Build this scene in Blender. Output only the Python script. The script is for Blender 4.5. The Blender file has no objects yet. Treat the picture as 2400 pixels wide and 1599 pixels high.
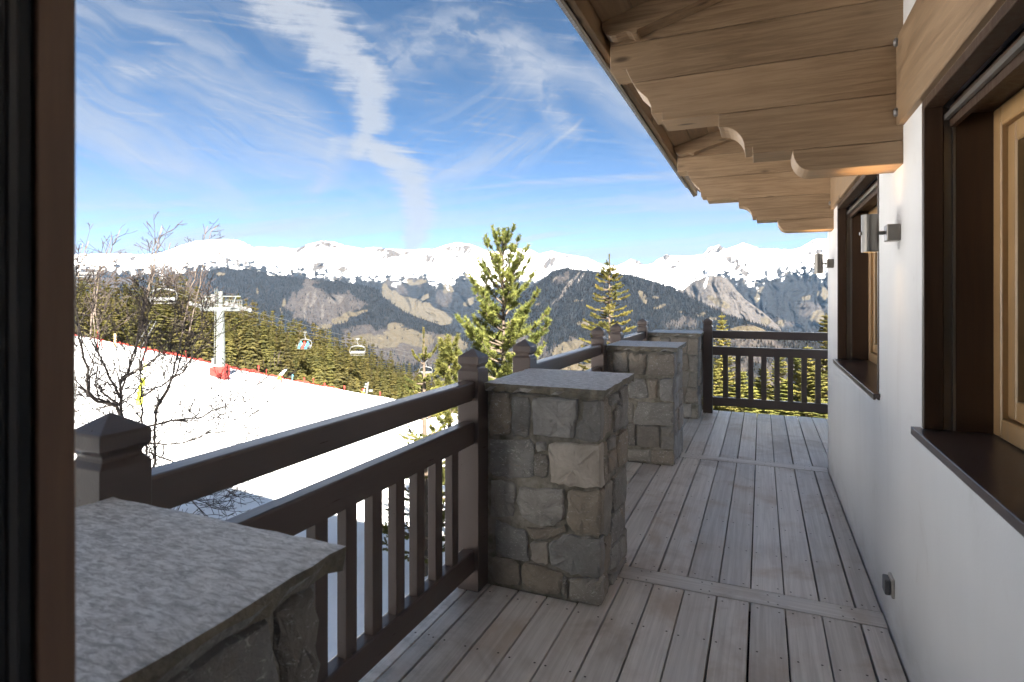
import bpy, bmesh, math, random
import numpy as np
from mathutils import Vector, Matrix

# ------------------------------------------------------------------ camera, world, sun, exposure
sc = bpy.context.scene
COL = sc.collection
R = math.radians
ZC = 1.42                                  # eye height above the deck
F_PX, HORIZON = 1360.0, 697.0              # measured on the 2400 px wide photograph
YAW = math.atan(585 / F_PX)
CY, SY = math.cos(YAW), math.sin(YAW)

cam_d = bpy.data.cameras.new('camera')
cam = bpy.data.objects.new('camera', cam_d)
COL.objects.link(cam)
cam.location = (0, 0, ZC)
cam.rotation_euler = (R(90), 0, YAW)
cam_d.sensor_width = 36
cam_d.lens = F_PX / 2400 * 36
cam_d.shift_y = -(799.5 - HORIZON) / 2400
cam_d.clip_start = 0.02
cam_d.clip_end = 60000
cam_d.dof.use_dof = True
cam_d.dof.focus_distance = 5.0
cam_d.dof.aperture_fstop = 7.0
sc.camera = cam

SUN_EL = R(40)
SUN_TRAVEL = Vector((-0.66, 0.75, 0)).normalized()      # horizontal direction in which the light travels
to_sun = -SUN_TRAVEL
sun_d = bpy.data.lights.new('sun', 'SUN')
sun_d.energy = 5.0
sun_d.angle = R(0.53)
sun_d.color = (1.0, 0.93, 0.82)
sun = bpy.data.objects.new('sun', sun_d)
COL.objects.link(sun)
ldir = Vector((SUN_TRAVEL.x * math.cos(SUN_EL), SUN_TRAVEL.y * math.cos(SUN_EL), -math.sin(SUN_EL)))
sun.rotation_euler = ldir.to_track_quat('-Z', 'Y').to_euler()
sun.location = (4, -6, 30)

sc.view_settings.view_transform = 'Standard'
sc.view_settings.look = 'None'
sc.view_settings.gamma = 1.0
sc.view_settings.use_curve_mapping = False
sc.view_settings.exposure = 3.5
sc.render.engine = 'CYCLES'
sc.cycles.use_denoising = True
sc.cycles.max_bounces = 8
sc.cycles.diffuse_bounces = 5
sc.cycles.glossy_bounces = 3
sc.cycles.transmission_bounces = 4
sc.cycles.transparent_max_bounces = 8
sc.cycles.volume_bounces = 0
sc.cycles.caustics_reflective = False
sc.cycles.caustics_refractive = False
sc.cycles.sample_clamp_indirect = 6.0


class NT:
    """tiny helper around a node tree"""
    def __init__(self, tree):
        self.t = tree
        self.n = tree.nodes
        self.l = tree.links

    def node(self, kind, **kw):
        n = self.n.new(kind)
        for k, v in kw.items():
            setattr(n, k, v)
        return n

    def put(self, sock, v):
        if isinstance(v, bpy.types.NodeSocket):
            self.l.new(v, sock)
        elif v is not None:
            if sock.type == 'RGBA' and len(v) == 3:
                v = (*v, 1)
            sock.default_value = v

    def math(self, op, a, b=None, c=None, clamp=False):
        n = self.node('ShaderNodeMath', operation=op, use_clamp=clamp)
        self.put(n.inputs[0], a)
        if b is not None:
            self.put(n.inputs[1], b)
        if c is not None:
            self.put(n.inputs[2], c)
        return n.outputs[0]

    def vmath(self, op, a, b=None, out=0):
        n = self.node('ShaderNodeVectorMath', operation=op)
        self.put(n.inputs[0], a)
        if b is not None:
            self.put(n.inputs[1], b)
        return n.outputs[out]

    def mix(self, f, a, b, blend='MIX'):
        n = self.node('ShaderNodeMix', data_type='RGBA', blend_type=blend)
        n.clamp_factor = True
        self.put(n.inputs[0], f)
        self.put(n.inputs[6], a)
        self.put(n.inputs[7], b)
        return n.outputs[2]

    def ramp(self, f, lo, hi, a=0.0, b=1.0, smooth=True):
        n = self.node('ShaderNodeMapRange')
        n.interpolation_type = 'SMOOTHSTEP' if smooth else 'LINEAR'
        n.clamp = True
        self.put(n.inputs[0], f)
        for i, v in zip((1, 2, 3, 4), (lo, hi, a, b)):
            self.put(n.inputs[i], v)
        return n.outputs[0]

    def noise(self, vec, scale, detail=4.0, rough=0.55, dist=0.0, out=0):
        n = self.node('ShaderNodeTexNoise')
        self.put(n.inputs['Vector'], vec)
        n.inputs['Scale'].default_value = scale
        n.inputs['Detail'].default_value = detail
        n.inputs['Roughness'].default_value = rough
        n.inputs['Distortion'].default_value = dist
        return n.outputs[out]

    def scale(self, vec, s):
        return self.vmath('MULTIPLY', vec, s)

    def comb(self, x, y, z):
        n = self.node('ShaderNodeCombineXYZ')
        for i, v in enumerate((x, y, z)):
            self.put(n.inputs[i], v)
        return n.outputs[0]

    def sep(self, vec):
        n = self.node('ShaderNodeSeparateXYZ')
        self.put(n.inputs[0], vec)
        return n.outputs


world = bpy.data.worlds.new('World')
sc.world = world
world.use_nodes = True


def build_world():
    w = NT(world.node_tree)
    w.n.clear()
    sky = w.node('ShaderNodeTexSky', sky_type='NISHITA')
    sky.sun_disc = False
    sky.sun_elevation = SUN_EL
    sky.sun_rotation = math.atan2(to_sun.x, to_sun.y)
    sky.altitude = 2000
    sky.air_density = 0.16
    sky.dust_density = 0.1
    sky.ozone_density = 0.7
    skyc = w.node('ShaderNodeHueSaturation')
    skyc.inputs['Saturation'].default_value = 1.06
    skyc.inputs['Hue'].default_value = 0.488
    skyc.inputs['Value'].default_value = 0.95
    w.put(skyc.inputs['Color'], sky.outputs[0])
    colr = skyc.outputs[0]
    bg = w.node('ShaderNodeBackground')
    bg.inputs['Strength'].default_value = 0.05
    w.put(bg.inputs['Color'], colr)
    out = w.node('ShaderNodeOutputWorld')
    w.l.new(bg.outputs[0], out.inputs['Surface'])


build_world()

# ------------------------------------------------------------------ helpers


def pix(u, v, depth):
    """point on the ray of a photograph pixel at a given forward depth in metres"""
    a, b = (u - 1200) / F_PX, (HORIZON - v) / F_PX
    return Vector(((a * CY - SY) * depth, (a * SY + CY) * depth, ZC + b * depth))


def pix_y(u, v, Y):
    a = (u - 1200) / F_PX
    return pix(u, v, Y / (a * SY + CY))


def pix_x(u, v, X):
    a = (u - 1200) / F_PX
    return pix(u, v, X / (a * CY - SY))


def tag(o, label=None, cat=None, group=None, kind=None):
    if label:
        o['label'] = label
    if cat:
        o['category'] = cat
    if group:
        o['group'] = group
    if kind:
        o['kind'] = kind
    return o


def empty(name, loc=(0, 0, 0), parent=None, rz=0.0):
    o = bpy.data.objects.new(name, None)
    o.empty_display_size = 0.2
    o.location = loc
    o.rotation_euler = (0, 0, rz)
    COL.objects.link(o)
    if parent:
        o.parent = parent
    return o


class MB:
    """collects faces; build() links them as ONE mesh object"""
    def __init__(self):
        self.v, self.f, self.m = [], [], []

    def add(self, vs, fs, mi=0):
        k = len(self.v)
        self.v.extend([tuple(p) for p in vs])
        self.f.extend([tuple(k + i for i in f) for f in fs])
        self.m.extend([mi] * len(fs))
        return self

    def box(self, lo, hi, mi=0):
        x0, y0, z0 = lo
        x1, y1, z1 = hi
        vs = [(x0, y0, z0), (x1, y0, z0), (x1, y1, z0), (x0, y1, z0), (x0, y0, z1), (x1, y0, z1), (x1, y1, z1), (x0, y1, z1)]
        return self.add(vs, [(0, 3, 2, 1), (4, 5, 6, 7), (0, 1, 5, 4), (1, 2, 6, 5), (2, 3, 7, 6), (3, 0, 4, 7)], mi)

    def prism(self, poly, axis, a, b, mi=0):
        """poly (2D, counter-clockwise) extruded along axis 0/1/2 from a to b"""
        n = len(poly)

        def P(p, t):
            if axis == 0:
                return (t, p[0], p[1])
            if axis == 1:
                return (p[0], t, p[1])
            return (p[0], p[1], t)
        vs = [P(p, a) for p in poly] + [P(p, b) for p in poly]
        fs = [tuple(range(n)), tuple(range(2 * n - 1, n - 1, -1))]
        fs += [(i, i + n, (i + 1) % n + n, (i + 1) % n) for i in range(n)]
        return self.add(vs, fs, mi)

    def tube(self, pts, rad, n=6, mi=0, cap=True):
        pts = [Vector(p) for p in pts]
        if not hasattr(rad, '__len__'):
            rad = [rad] * len(pts)
        rings = []
        up = Vector((0, 0, 1))
        prev = None
        for i, p in enumerate(pts):
            d = (pts[min(i + 1, len(pts) - 1)] - pts[max(i - 1, 0)])
            d = d.normalized() if d.length > 1e-9 else up
            if prev is None:
                s = d.cross(up)
                if s.length < 1e-3:
                    s = Vector((1, 0, 0))
                s.normalize()
            else:
                s = (prev - d * prev.dot(d))
                s = s.normalized() if s.length > 1e-6 else Vector((1, 0, 0))
            prev = s
            t = d.cross(s)
            rings.append([p + (s * math.cos(k * 2 * math.pi / n) + t * math.sin(k * 2 * math.pi / n)) * rad[i] for k in range(n)])
        vs = [q for r in rings for q in r]
        fs = []
        for i in range(len(rings) - 1):
            for k in range(n):
                a, b = i * n + k, i * n + (k + 1) % n
                fs.append((a, b, b + n, a + n))
        if cap:
            fs.append(tuple(range(n - 1, -1, -1)))
            e = (len(rings) - 1) * n
            fs.append(tuple(range(e, e + n)))
        return self.add(vs, fs, mi)

    def mesh(self, name, mats, origin=(0, 0, 0), smooth=False, fix=True):
        me = bpy.data.meshes.new(name)
        ox, oy, oz = origin
        me.from_pydata([(x - ox, y - oy, z - oz) for x, y, z in self.v], [], self.f)
        for m in (mats if isinstance(mats, (list, tuple)) else [mats]):
            me.materials.append(m)
        if any(self.m):
            me.polygons.foreach_set('material_index', self.m)
        if fix:
            bm = bmesh.new()
            bm.from_mesh(me)
            bmesh.ops.recalc_face_normals(bm, faces=bm.faces)
            bm.to_mesh(me)
            bm.free()
        if smooth:
            me.polygons.foreach_set('use_smooth', [True] * len(me.polygons))
        me.update()
        return me

    def build(self, name, mats, parent=None, smooth=False, bevel=0.0, local=False, segs=1, fix=True):
        """vertices are world positions (unless local); the mesh is stored relative to its parent"""
        org = Vector((0, 0, 0))
        p = parent
        while p is not None and not local:
            org += p.location
            p = p.parent
        me = self.mesh(name, mats, org, smooth, fix)
        if bevel:
            bm = bmesh.new()
            bm.from_mesh(me)
            bmesh.ops.remove_doubles(bm, verts=bm.verts, dist=1e-5)
            es = [e for e in bm.edges if len(e.link_faces) == 2 and e.calc_face_angle(0) > 0.5]
            bmesh.ops.bevel(bm, geom=es, offset=bevel, segments=segs, profile=0.6, affect='EDGES')
            bm.to_mesh(me)
            bm.free()
        o = bpy.data.objects.new(name, me)
        COL.objects.link(o)
        if parent is not None:
            o.parent = parent
        return o


def copy_obj(src, parent=None, name=None):
    o = src.copy()
    if name:
        o.name = name
    COL.objects.link(o)
    if parent is not None:
        o.parent = parent
    return o


# numpy noise -----------------------------------------------------------------
def _hash(ix, iy, seed):
    h = (ix.astype(np.int64) * 374761393 + iy.astype(np.int64) * 668265263 + seed * 974711) & 0xffffffff
    h = ((h ^ (h >> 13)) * 1274126177) & 0xffffffff
    h = h ^ (h >> 16)
    return (h & 0xffffff) / float(0xffffff)


def vnoise(x, y, seed=0):
    x, y = np.asarray(x, float), np.asarray(y, float)
    ix, iy = np.floor(x), np.floor(y)
    fx, fy = x - ix, y - iy
    fx = fx * fx * fx * (fx * (fx * 6 - 15) + 10)
    fy = fy * fy * fy * (fy * (fy * 6 - 15) + 10)
    a, b = _hash(ix, iy, seed), _hash(ix + 1, iy, seed)
    c, d = _hash(ix, iy + 1, seed), _hash(ix + 1, iy + 1, seed)
    return (a + (b - a) * fx) * (1 - fy) + (c + (d - c) * fx) * fy


def fbm(x, y, oct=5, seed=0, gain=0.5, lac=2.03):
    s, a, n = 0, 1.0, 0
    for i in range(oct):
        s = s + a * vnoise(x, y, seed + i * 17)
        n += a
        a *= gain
        x, y = np.asarray(x) * lac + 11.3, np.asarray(y) * lac + 5.7
    return s / n


def ridged(x, y, oct=5, seed=0, gain=0.55):
    s, a, n = 0, 1.0, 0
    for i in range(oct):
        s = s + a * (1 - np.abs(2 * vnoise(x, y, seed + i * 31) - 1))
        n += a
        a *= gain
        x, y = np.asarray(x) * 2.07 + 3.1, np.asarray(y) * 2.07 + 9.2
    return s / n


# ------------------------------------------------------------------ materials
def new_mat(name):
    m = bpy.data.materials.new(name)
    m.use_nodes = True
    t = NT(m.node_tree)
    t.n.clear()
    b = t.node('ShaderNodeBsdfPrincipled')
    o = t.node('ShaderNodeOutputMaterial')
    t.l.new(b.outputs[0], o.inputs[0])
    return m, t, b


def bump(t, b, h, strength=0.3, dist=0.01):
    n = t.node('ShaderNodeBump')
    n.inputs['Strength'].default_value = strength
    n.inputs['Distance'].default_value = dist
    t.put(n.inputs['Height'], h)
    t.l.new(n.outputs[0], b.inputs['Normal'])


def coords(t, rnd=7.0):
    """world position, shifted per object so that copies differ"""
    c = t.node('ShaderNodeNewGeometry').outputs['Position']
    r = t.node('ShaderNodeObjectInfo').outputs['Random']
    return t.vmath('ADD', c, t.comb(t.math('MULTIPLY', r, rnd), t.math('MULTIPLY', r, rnd * 1.7), t.math('MULTIPLY', r, rnd * 0.6))), r, c


def wood(name, dark, light, axis, rough=0.6, knots=True, var=0.25, grain=1.0, bumpy=0.25, weather=None):
    m, t, b = new_mat(name)
    P, r, pos = coords(t)
    st = [9.0, 9.0, 9.0]
    st[axis] = 0.55
    g = t.noise(t.scale(P, tuple(s * 6 * grain for s in st)), 1.0, 6, 0.65, 0.6)
    st2 = [22.0, 22.0, 22.0]
    st2[axis] = 0.8
    g2 = t.noise(t.scale(P, tuple(s * 9 for s in st2)), 1.0, 3, 0.6)
    f = t.ramp(g, 0.28, 0.75)
    col = t.mix(f, dark, light)
    col = t.mix(t.math('MULTIPLY', g2, 0.35), col, tuple(c * 0.62 for c in dark), 'MIX')
    big = t.noise(P, 1.6, 3, 0.5)
    col = t.mix(t.math('MULTIPLY', t.ramp(big, 0.3, 0.75), 0.4), col, tuple(c * 1.25 for c in light))
    hv = t.node('ShaderNodeHueSaturation')
    t.put(hv.inputs['Value'], t.ramp(r, 0, 1, 1 - var, 1 + var, smooth=False))
    t.put(hv.inputs['Color'], col)
    col = hv.outputs[0]
    if knots:
        vor = t.node('ShaderNodeTexVoronoi')
        ks = [8.5, 8.5, 8.5]
        ks[axis] = 3.0
        t.put(vor.inputs['Vector'], t.scale(P, tuple(ks)))
        vor.inputs['Scale'].default_value = 1.0
        kd = t.ramp(vor.outputs['Distance'], 0.04, 0.17, 1.0, 0.0)
        col = t.mix(t.math('MULTIPLY', kd, 0.9), col, tuple(c * 0.35 for c in dark))
    if weather:
        wn = t.noise(P, 2.3, 5, 0.6, 0.5)
        col = t.mix(t.math('MULTIPLY', t.ramp(wn, 0.5, 0.75), 0.5), col, weather)
    t.put(b.inputs['Base Color'], col)
    t.put(b.inputs['Roughness'], t.ramp(g, 0.2, 0.8, rough - 0.1, rough + 0.12))
    bump(t, b, t.math('ADD', g, t.math('MULTIPLY', g2, 0.6)), bumpy, 0.004)
    return m


def plain(name, col, rough=0.5, metal=0.0, var=0.0, nscale=8.0, nstr=0.0, bumps=0.0, bscale=60.0, coat=0.0, emit=None, spec=None):
    m, t, b = new_mat(name)
    P, r, pos = coords(t)
    c = col
    if nstr:
        nz = t.noise(P, nscale, 5, 0.6)
        c = t.mix(t.ramp(nz, 0.25, 0.75), tuple(x * (1 - nstr) for x in col), tuple(min(1, x * (1 + nstr)) for x in col))
    if var:
        hv = t.node('ShaderNodeHueSaturation')
        t.put(hv.inputs['Value'], t.ramp(r, 0, 1, 1 - var, 1 + var, smooth=False))
        t.put(hv.inputs['Color'], c)
        c = hv.outputs[0]
    t.put(b.inputs['Base Color'], c)
    b.inputs['Roughness'].default_value = rough
    b.inputs['Metallic'].default_value = metal
    if coat:
        b.inputs['Coat Weight'].default_value = coat
        b.inputs['Coat Roughness'].default_value = 0.15
    if spec is not None:
        b.inputs['Specular IOR Level'].default_value = spec
    if emit:
        t.put(b.inputs['Emission Color'], emit[0])
        b.inputs['Emission Strength'].default_value = emit[1]
    if bumps:
        bump(t, b, t.noise(P, bscale, 4, 0.6), bumps, 0.003)
    return m


def make_materials():
    M = {}
    M['soffit_x'] = wood('stained_spruce_along_x', (0.195, 0.122, 0.066), (0.395, 0.272, 0.165), 0, 0.55, var=0.12, bumpy=0.3)
    M['soffit_y'] = wood('stained_spruce_along_y', (0.195, 0.122, 0.066), (0.375, 0.255, 0.152), 1, 0.55, var=0.15, bumpy=0.3)
    M['bracket_end'] = M['soffit_x']
    M['casing'] = wood('dark_stained_wood', (0.035, 0.018, 0.010), (0.062, 0.033, 0.018), 2, 0.45, knots=False, var=0.1, bumpy=0.1)
    M['pine'] = wood('pine_window_wood', (0.30, 0.175, 0.075), (0.42, 0.26, 0.12), 2, 0.4, knots=False, var=0.08, bumpy=0.08)
    M['jamb_wood'] = wood('brown_door_wood', (0.17, 0.095, 0.06), (0.25, 0.145, 0.09), 2, 0.5, knots=True, var=0.05, bumpy=0.1)
    M['sill'] = plain('dark_sill_stone', (0.075, 0.058, 0.055), 0.28, nstr=0.15, nscale=3)
    M['alu'] = plain('brushed_grey_metal', (0.30, 0.29, 0.27), 0.38, 0.85)
    M['lamp'] = plain('satin_nickel', (0.20, 0.185, 0.165), 0.36, 0.75, nstr=0.05)
    M['lamp_glow'] = plain('warm_lamp_opening', (0.9, 0.7, 0.4), 0.5, emit=((1.0, 0.62, 0.25), 3.0))
    M['black'] = plain('black_gasket', (0.008, 0.008, 0.009), 0.6)
    M['gasket_grey'] = plain('grey_gasket_strip', (0.045, 0.043, 0.042), 0.5)
    M['curtain'] = plain('grey_curtain', (0.30, 0.29, 0.26), 0.9, nstr=0.1)
    M['interior'] = plain('dim_interior', (0.10, 0.08, 0.06), 0.9)
    M['bolt'] = plain('galvanised_bolt', (0.32, 0.32, 0.33), 0.4, 0.8)
    M['socket'] = plain('grey_socket_plastic', (0.10, 0.105, 0.11), 0.45)
    M['socket_rim'] = plain('brushed_socket_rim', (0.45, 0.43, 0.40), 0.4, 0.6)
    # glass
    m, t, b = new_mat('window_glass')
    b.inputs['Base Color'].default_value = (0.9, 0.95, 0.93, 1)
    b.inputs['Roughness'].default_value = 0.02
    b.inputs['Transmission Weight'].default_value = 1.0
    b.inputs['IOR'].default_value = 1.25
    M['glass'] = m

    # plaster: off-white render with faint trowel relief and stains of its own
    m, t, b = new_mat('white_plaster')
    P, r, pos = coords(t, 0.0)
    a = t.noise(t.scale(pos, (1, 1.0, 0.35)), 2.2, 4, 0.6)
    streak = t.noise(t.scale(pos, (3, 9.0, 0.8)), 1.0, 4, 0.6)
    fine = t.noise(pos, 90, 3, 0.6)
    col = t.mix(t.ramp(a, 0.3, 0.8), (0.6711, 0.667, 0.6629), (0.622, 0.6138, 0.6056))
    col = t.mix(t.math('MULTIPLY', t.ramp(streak, 0.56, 0.8), 0.30), col, (0.47, 0.44, 0.41))
    x, y, z = t.sep(pos)
    splash = t.math('MULTIPLY', t.ramp(z, 0.0, 0.32, 1.0, 0.0), t.ramp(t.noise(t.scale(pos, (4, 4, 9)), 1.0, 5, 0.65), 0.35, 0.7))
    col = t.mix(t.math('MULTIPLY', splash, 0.45), col, (0.43, 0.41, 0.38))
    blot = t.noise(t.scale(pos, (1, 1.2, 0.7)), 4.5, 5, 0.62, 0.8)
    col = t.mix(t.math('MULTIPLY', t.ramp(blot, 0.60, 0.76), 0.28), col, (0.50, 0.475, 0.45))
    crack = t.node('ShaderNodeTexVoronoi')
    crack.feature = 'DISTANCE_TO_EDGE'
    crack.inputs['Scale'].default_value = 0.8
    t.put(crack.inputs['Vector'], t.vmath('ADD', pos, t.scale(t.noise(pos, 3.0, 4, 0.6, out=1), (0.3, 0.3, 0.3))))
    ck = t.math('MULTIPLY', t.ramp(crack.outputs['Distance'], 0.0, 0.003, 1.0, 0.0), t.ramp(t.noise(pos, 1.1, 2, 0.5), 0.52, 0.62))
    col = t.mix(t.math('MULTIPLY', ck, 0.4), col, (0.36, 0.34, 0.32))
    t.put(b.inputs['Base Color'], col)
    b.inputs['Roughness'].default_value = 0.9
    bump(t, b, t.math('ADD', t.math('MULTIPLY', a, 2.0), t.math('MULTIPLY', fine, 0.25)), 0.35, 0.004)
    M['plaster'] = m

    # railing paint: even grey-brown satin
    m, t, b = new_mat('dark_brown_paint')
    P, r, pos = coords(t)
    n1 = t.noise(P, 1.2, 3, 0.5)
    n2 = t.noise(t.scale(P, (70, 5, 70)), 1.0, 4, 0.6)
    col = t.mix(t.ramp(n1, 0.3, 0.75), (0.088, 0.067, 0.060), (0.104, 0.080, 0.072))
    chip = t.ramp(t.noise(P, 55, 3, 0.7), 0.76, 0.82)
    col = t.mix(t.math('MULTIPLY', chip, 0.35), col, (0.20, 0.17, 0.15))
    t.put(b.inputs['Base Color'], col)
    t.put(b.inputs['Roughness'], t.ramp(n2, 0.2, 0.8, 0.27, 0.33))
    b.inputs['Specular IOR Level'].default_value = 0.5
    bump(t, b, n2, 0.22, 0.003)
    M['paint'] = m

    # weathered deck boards (run along Y)
    def deck(name, axis):
        m, t, b = new_mat(name)
        P, r, pos = coords(t)
        s1 = [55.0, 55.0, 55.0]
        s1[axis] = 1.6
        s2 = [150.0, 150.0, 150.0]
        s2[axis] = 5.0
        g = t.noise(t.scale(P, tuple(s1)), 1.0, 5, 0.65, 0.5)
        g2 = t.noise(t.scale(P, tuple(s2)), 1.0, 3, 0.6)
        big = t.noise(P, 2.0, 5, 0.62, 0.4)
        col = t.mix(t.ramp(g, 0.3, 0.72), (0.585, 0.5557, 0.5265), (0.7956, 0.7663, 0.7371))
        col = t.mix(t.math('MULTIPLY', g2, 0.25), col, (0.4212, 0.4036, 0.3861))
        col = t.mix(t.math('MULTIPLY', t.ramp(big, 0.48, 0.74), 0.7), col, (0.4095, 0.3217, 0.2398))
        stain = t.noise(pos, 1.3, 5, 0.65, 0.6)
        col = t.mix(t.math('MULTIPLY', t.ramp(stain, 0.52, 0.70), 0.6), col, (0.2808, 0.2223, 0.1755))
        x, y, z = t.sep(pos)
        moss = t.math('MULTIPLY', t.ramp(x, -1.32, -1.0, 1.0, 0.0), t.ramp(t.noise(pos, 9, 5, 0.7), 0.42, 0.7))
        col = t.mix(t.math('MULTIPLY', moss, 0.45), col, (0.10, 0.095, 0.07))
        hv = t.node('ShaderNodeHueSaturation')
        t.put(hv.inputs['Value'], t.ramp(r, 0, 1, 0.80, 1.18, smooth=False))
        t.put(hv.inputs['Saturation'], t.ramp(t.math('FRACT', t.math('MULTIPLY', r, 7.3)), 0, 1, 0.7, 1.25, smooth=False))
        t.put(hv.inputs['Color'], col)
        t.put(b.inputs['Base Color'], hv.outputs[0])
        t.put(b.inputs['Roughness'], t.ramp(big, 0.3, 0.8, 0.34, 0.46))
        bump(t, b, t.math('ADD', g, t.math('MULTIPLY', g2, 0.5)), 0.3, 0.003)
        return m
    M['deck_y'] = deck('weathered_deck_along_y', 1)
    M['deck_x'] = deck('weathered_deck_along_x', 0)
    M['deck_dark'] = plain('gap_shade_joist_wood', (0.012, 0.010, 0.009), 0.9)  # near-black: the shade in the board gaps is put into this colour
    M['screw'] = plain('deck_screw', (0.06, 0.055, 0.05), 0.5, 0.6)

    # rubble stones
    m, t, b = new_mat('grey_field_stone')
    P, r, pos = coords(t, 13.0)
    r2 = t.math('FRACT', t.math('MULTIPLY', r, 9.7))
    cr = t.node('ShaderNodeValToRGB')
    cr.color_ramp.elements[0].color = (0.232, 0.222, 0.207, 1)
    cr.color_ramp.elements[1].color = (0.439, 0.372, 0.293, 1)
    for p_, c_ in ((0.22, (0.403, 0.403, 0.397, 1)), (0.42, (0.311, 0.281, 0.244, 1)), (0.6, (0.512, 0.506, 0.488, 1)), (0.8, (0.366, 0.32, 0.268, 1))):
        e = cr.color_ramp.elements.new(p_)
        e.color = c_
    t.put(cr.inputs[0], r)
    n1 = t.noise(P, 7, 6, 0.68, 0.7)
    n2 = t.noise(P, 45, 5, 0.7)
    vein = t.noise(t.scale(P, (38, 38, 70)), 1.0, 5, 0.72, 1.6)
    col = t.mix(t.ramp(n1, 0.3, 0.75), t.mix(0.5, cr.outputs[0], (0.14, 0.132, 0.122), 'MIX'), cr.outputs[0])
    col = t.mix(t.math('MULTIPLY', t.ramp(vein, 0.56, 0.66), t.ramp(r2, 0.0, 0.8, 0.25, 0.9)), col, (0.66, 0.65, 0.63))
    rust = t.ramp(t.noise(P, 4.5, 4, 0.6, 0.8), 0.60, 0.74)
    col = t.mix(t.math('MULTIPLY', rust, t.ramp(r2, 0.2, 0.9, 0.1, 0.55)), col, (0.36, 0.24, 0.12))
    col = t.mix(t.math('MULTIPLY', n2, 0.35), col, (0.13, 0.125, 0.115))
    t.put(b.inputs['Base Color'], col)
    b.inputs['Roughness'].default_value = 0.88
    bump(t, b, t.math('ADD', t.math('MULTIPLY', n1, 1.6), t.math('ADD', t.math('MULTIPLY', n2, 0.5), t.math('MULTIPLY', vein, 0.3))), 0.85, 0.012)
    M['stone'] = m
    m, t, b = new_mat('pale_cream_stone')
    P, r, pos = coords(t, 13.0)
    n1 = t.noise(P, 8, 6, 0.66, 0.5)
    n2 = t.noise(P, 50, 4, 0.7)
    col = t.mix(t.ramp(n1, 0.3, 0.75), (0.42, 0.375, 0.32), (0.60, 0.56, 0.50))
    col = t.mix(t.math('MULTIPLY', n2, 0.3), col, (0.28, 0.25, 0.22))
    t.put(b.inputs['Base Color'], col)
    b.inputs['Roughness'].default_value = 0.88
    bump(t, b, t.math('ADD', t.math('MULTIPLY', n1, 1.4), t.math('MULTIPLY', n2, 0.5)), 0.8, 0.01)
    M['stone_pale'] = m
    m, t, b = new_mat('mossy_mortar')
    P, r, pos = coords(t, 0.0)
    n1 = t.noise(pos, 11, 5, 0.7)
    n2 = t.noise(pos, 70, 4, 0.7)
    col = t.mix(t.ramp(n1, 0.35, 0.7), (0.33, 0.308, 0.27), (0.15, 0.14, 0.108))
    t.put(b.inputs['Base Color'], col)
    b.inputs['Roughness'].default_value = 0.95
    bump(t, b, t.math('ADD', n1, n2), 0.8, 0.008)
    M['mortar'] = m
    m, t, b = new_mat('split_slate_cap')
    P, r, pos = coords(t, 3.0)
    lay = t.noise(t.scale(P, (5, 10, 10)), 5.0, 6, 0.7, 0.8)
    fine = t.noise(t.scale(P, (40, 110, 90)), 1.0, 5, 0.72, 0.5)
    col = t.mix(t.ramp(fine, 0.32, 0.66), (0.3, 0.306, 0.312), (0.768, 0.774, 0.78))
    col = t.mix(t.math('MULTIPLY', t.ramp(lay, 0.4, 0.72), 0.35), col, (0.432, 0.426, 0.414))
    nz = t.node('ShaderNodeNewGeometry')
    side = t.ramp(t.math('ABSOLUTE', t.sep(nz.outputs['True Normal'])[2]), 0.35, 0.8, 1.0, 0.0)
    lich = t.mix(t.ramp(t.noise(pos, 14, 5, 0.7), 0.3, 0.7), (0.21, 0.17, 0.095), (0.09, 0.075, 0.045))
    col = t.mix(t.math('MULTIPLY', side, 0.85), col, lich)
    t.put(b.inputs['Base Color'], col)
    b.inputs['Roughness'].default_value = 0.62
    bump(t, b, t.math('ADD', t.math('MULTIPLY', lay, 0.8), fine), 0.7, 0.006)
    M['slate'] = m
    return M


M = make_materials()

# ------------------------------------------------------------------ deck
rng = random.Random(4)
WALL_X = 0.505
CORNER_Y = 5.46
ROOF_END = 6.92


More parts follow.
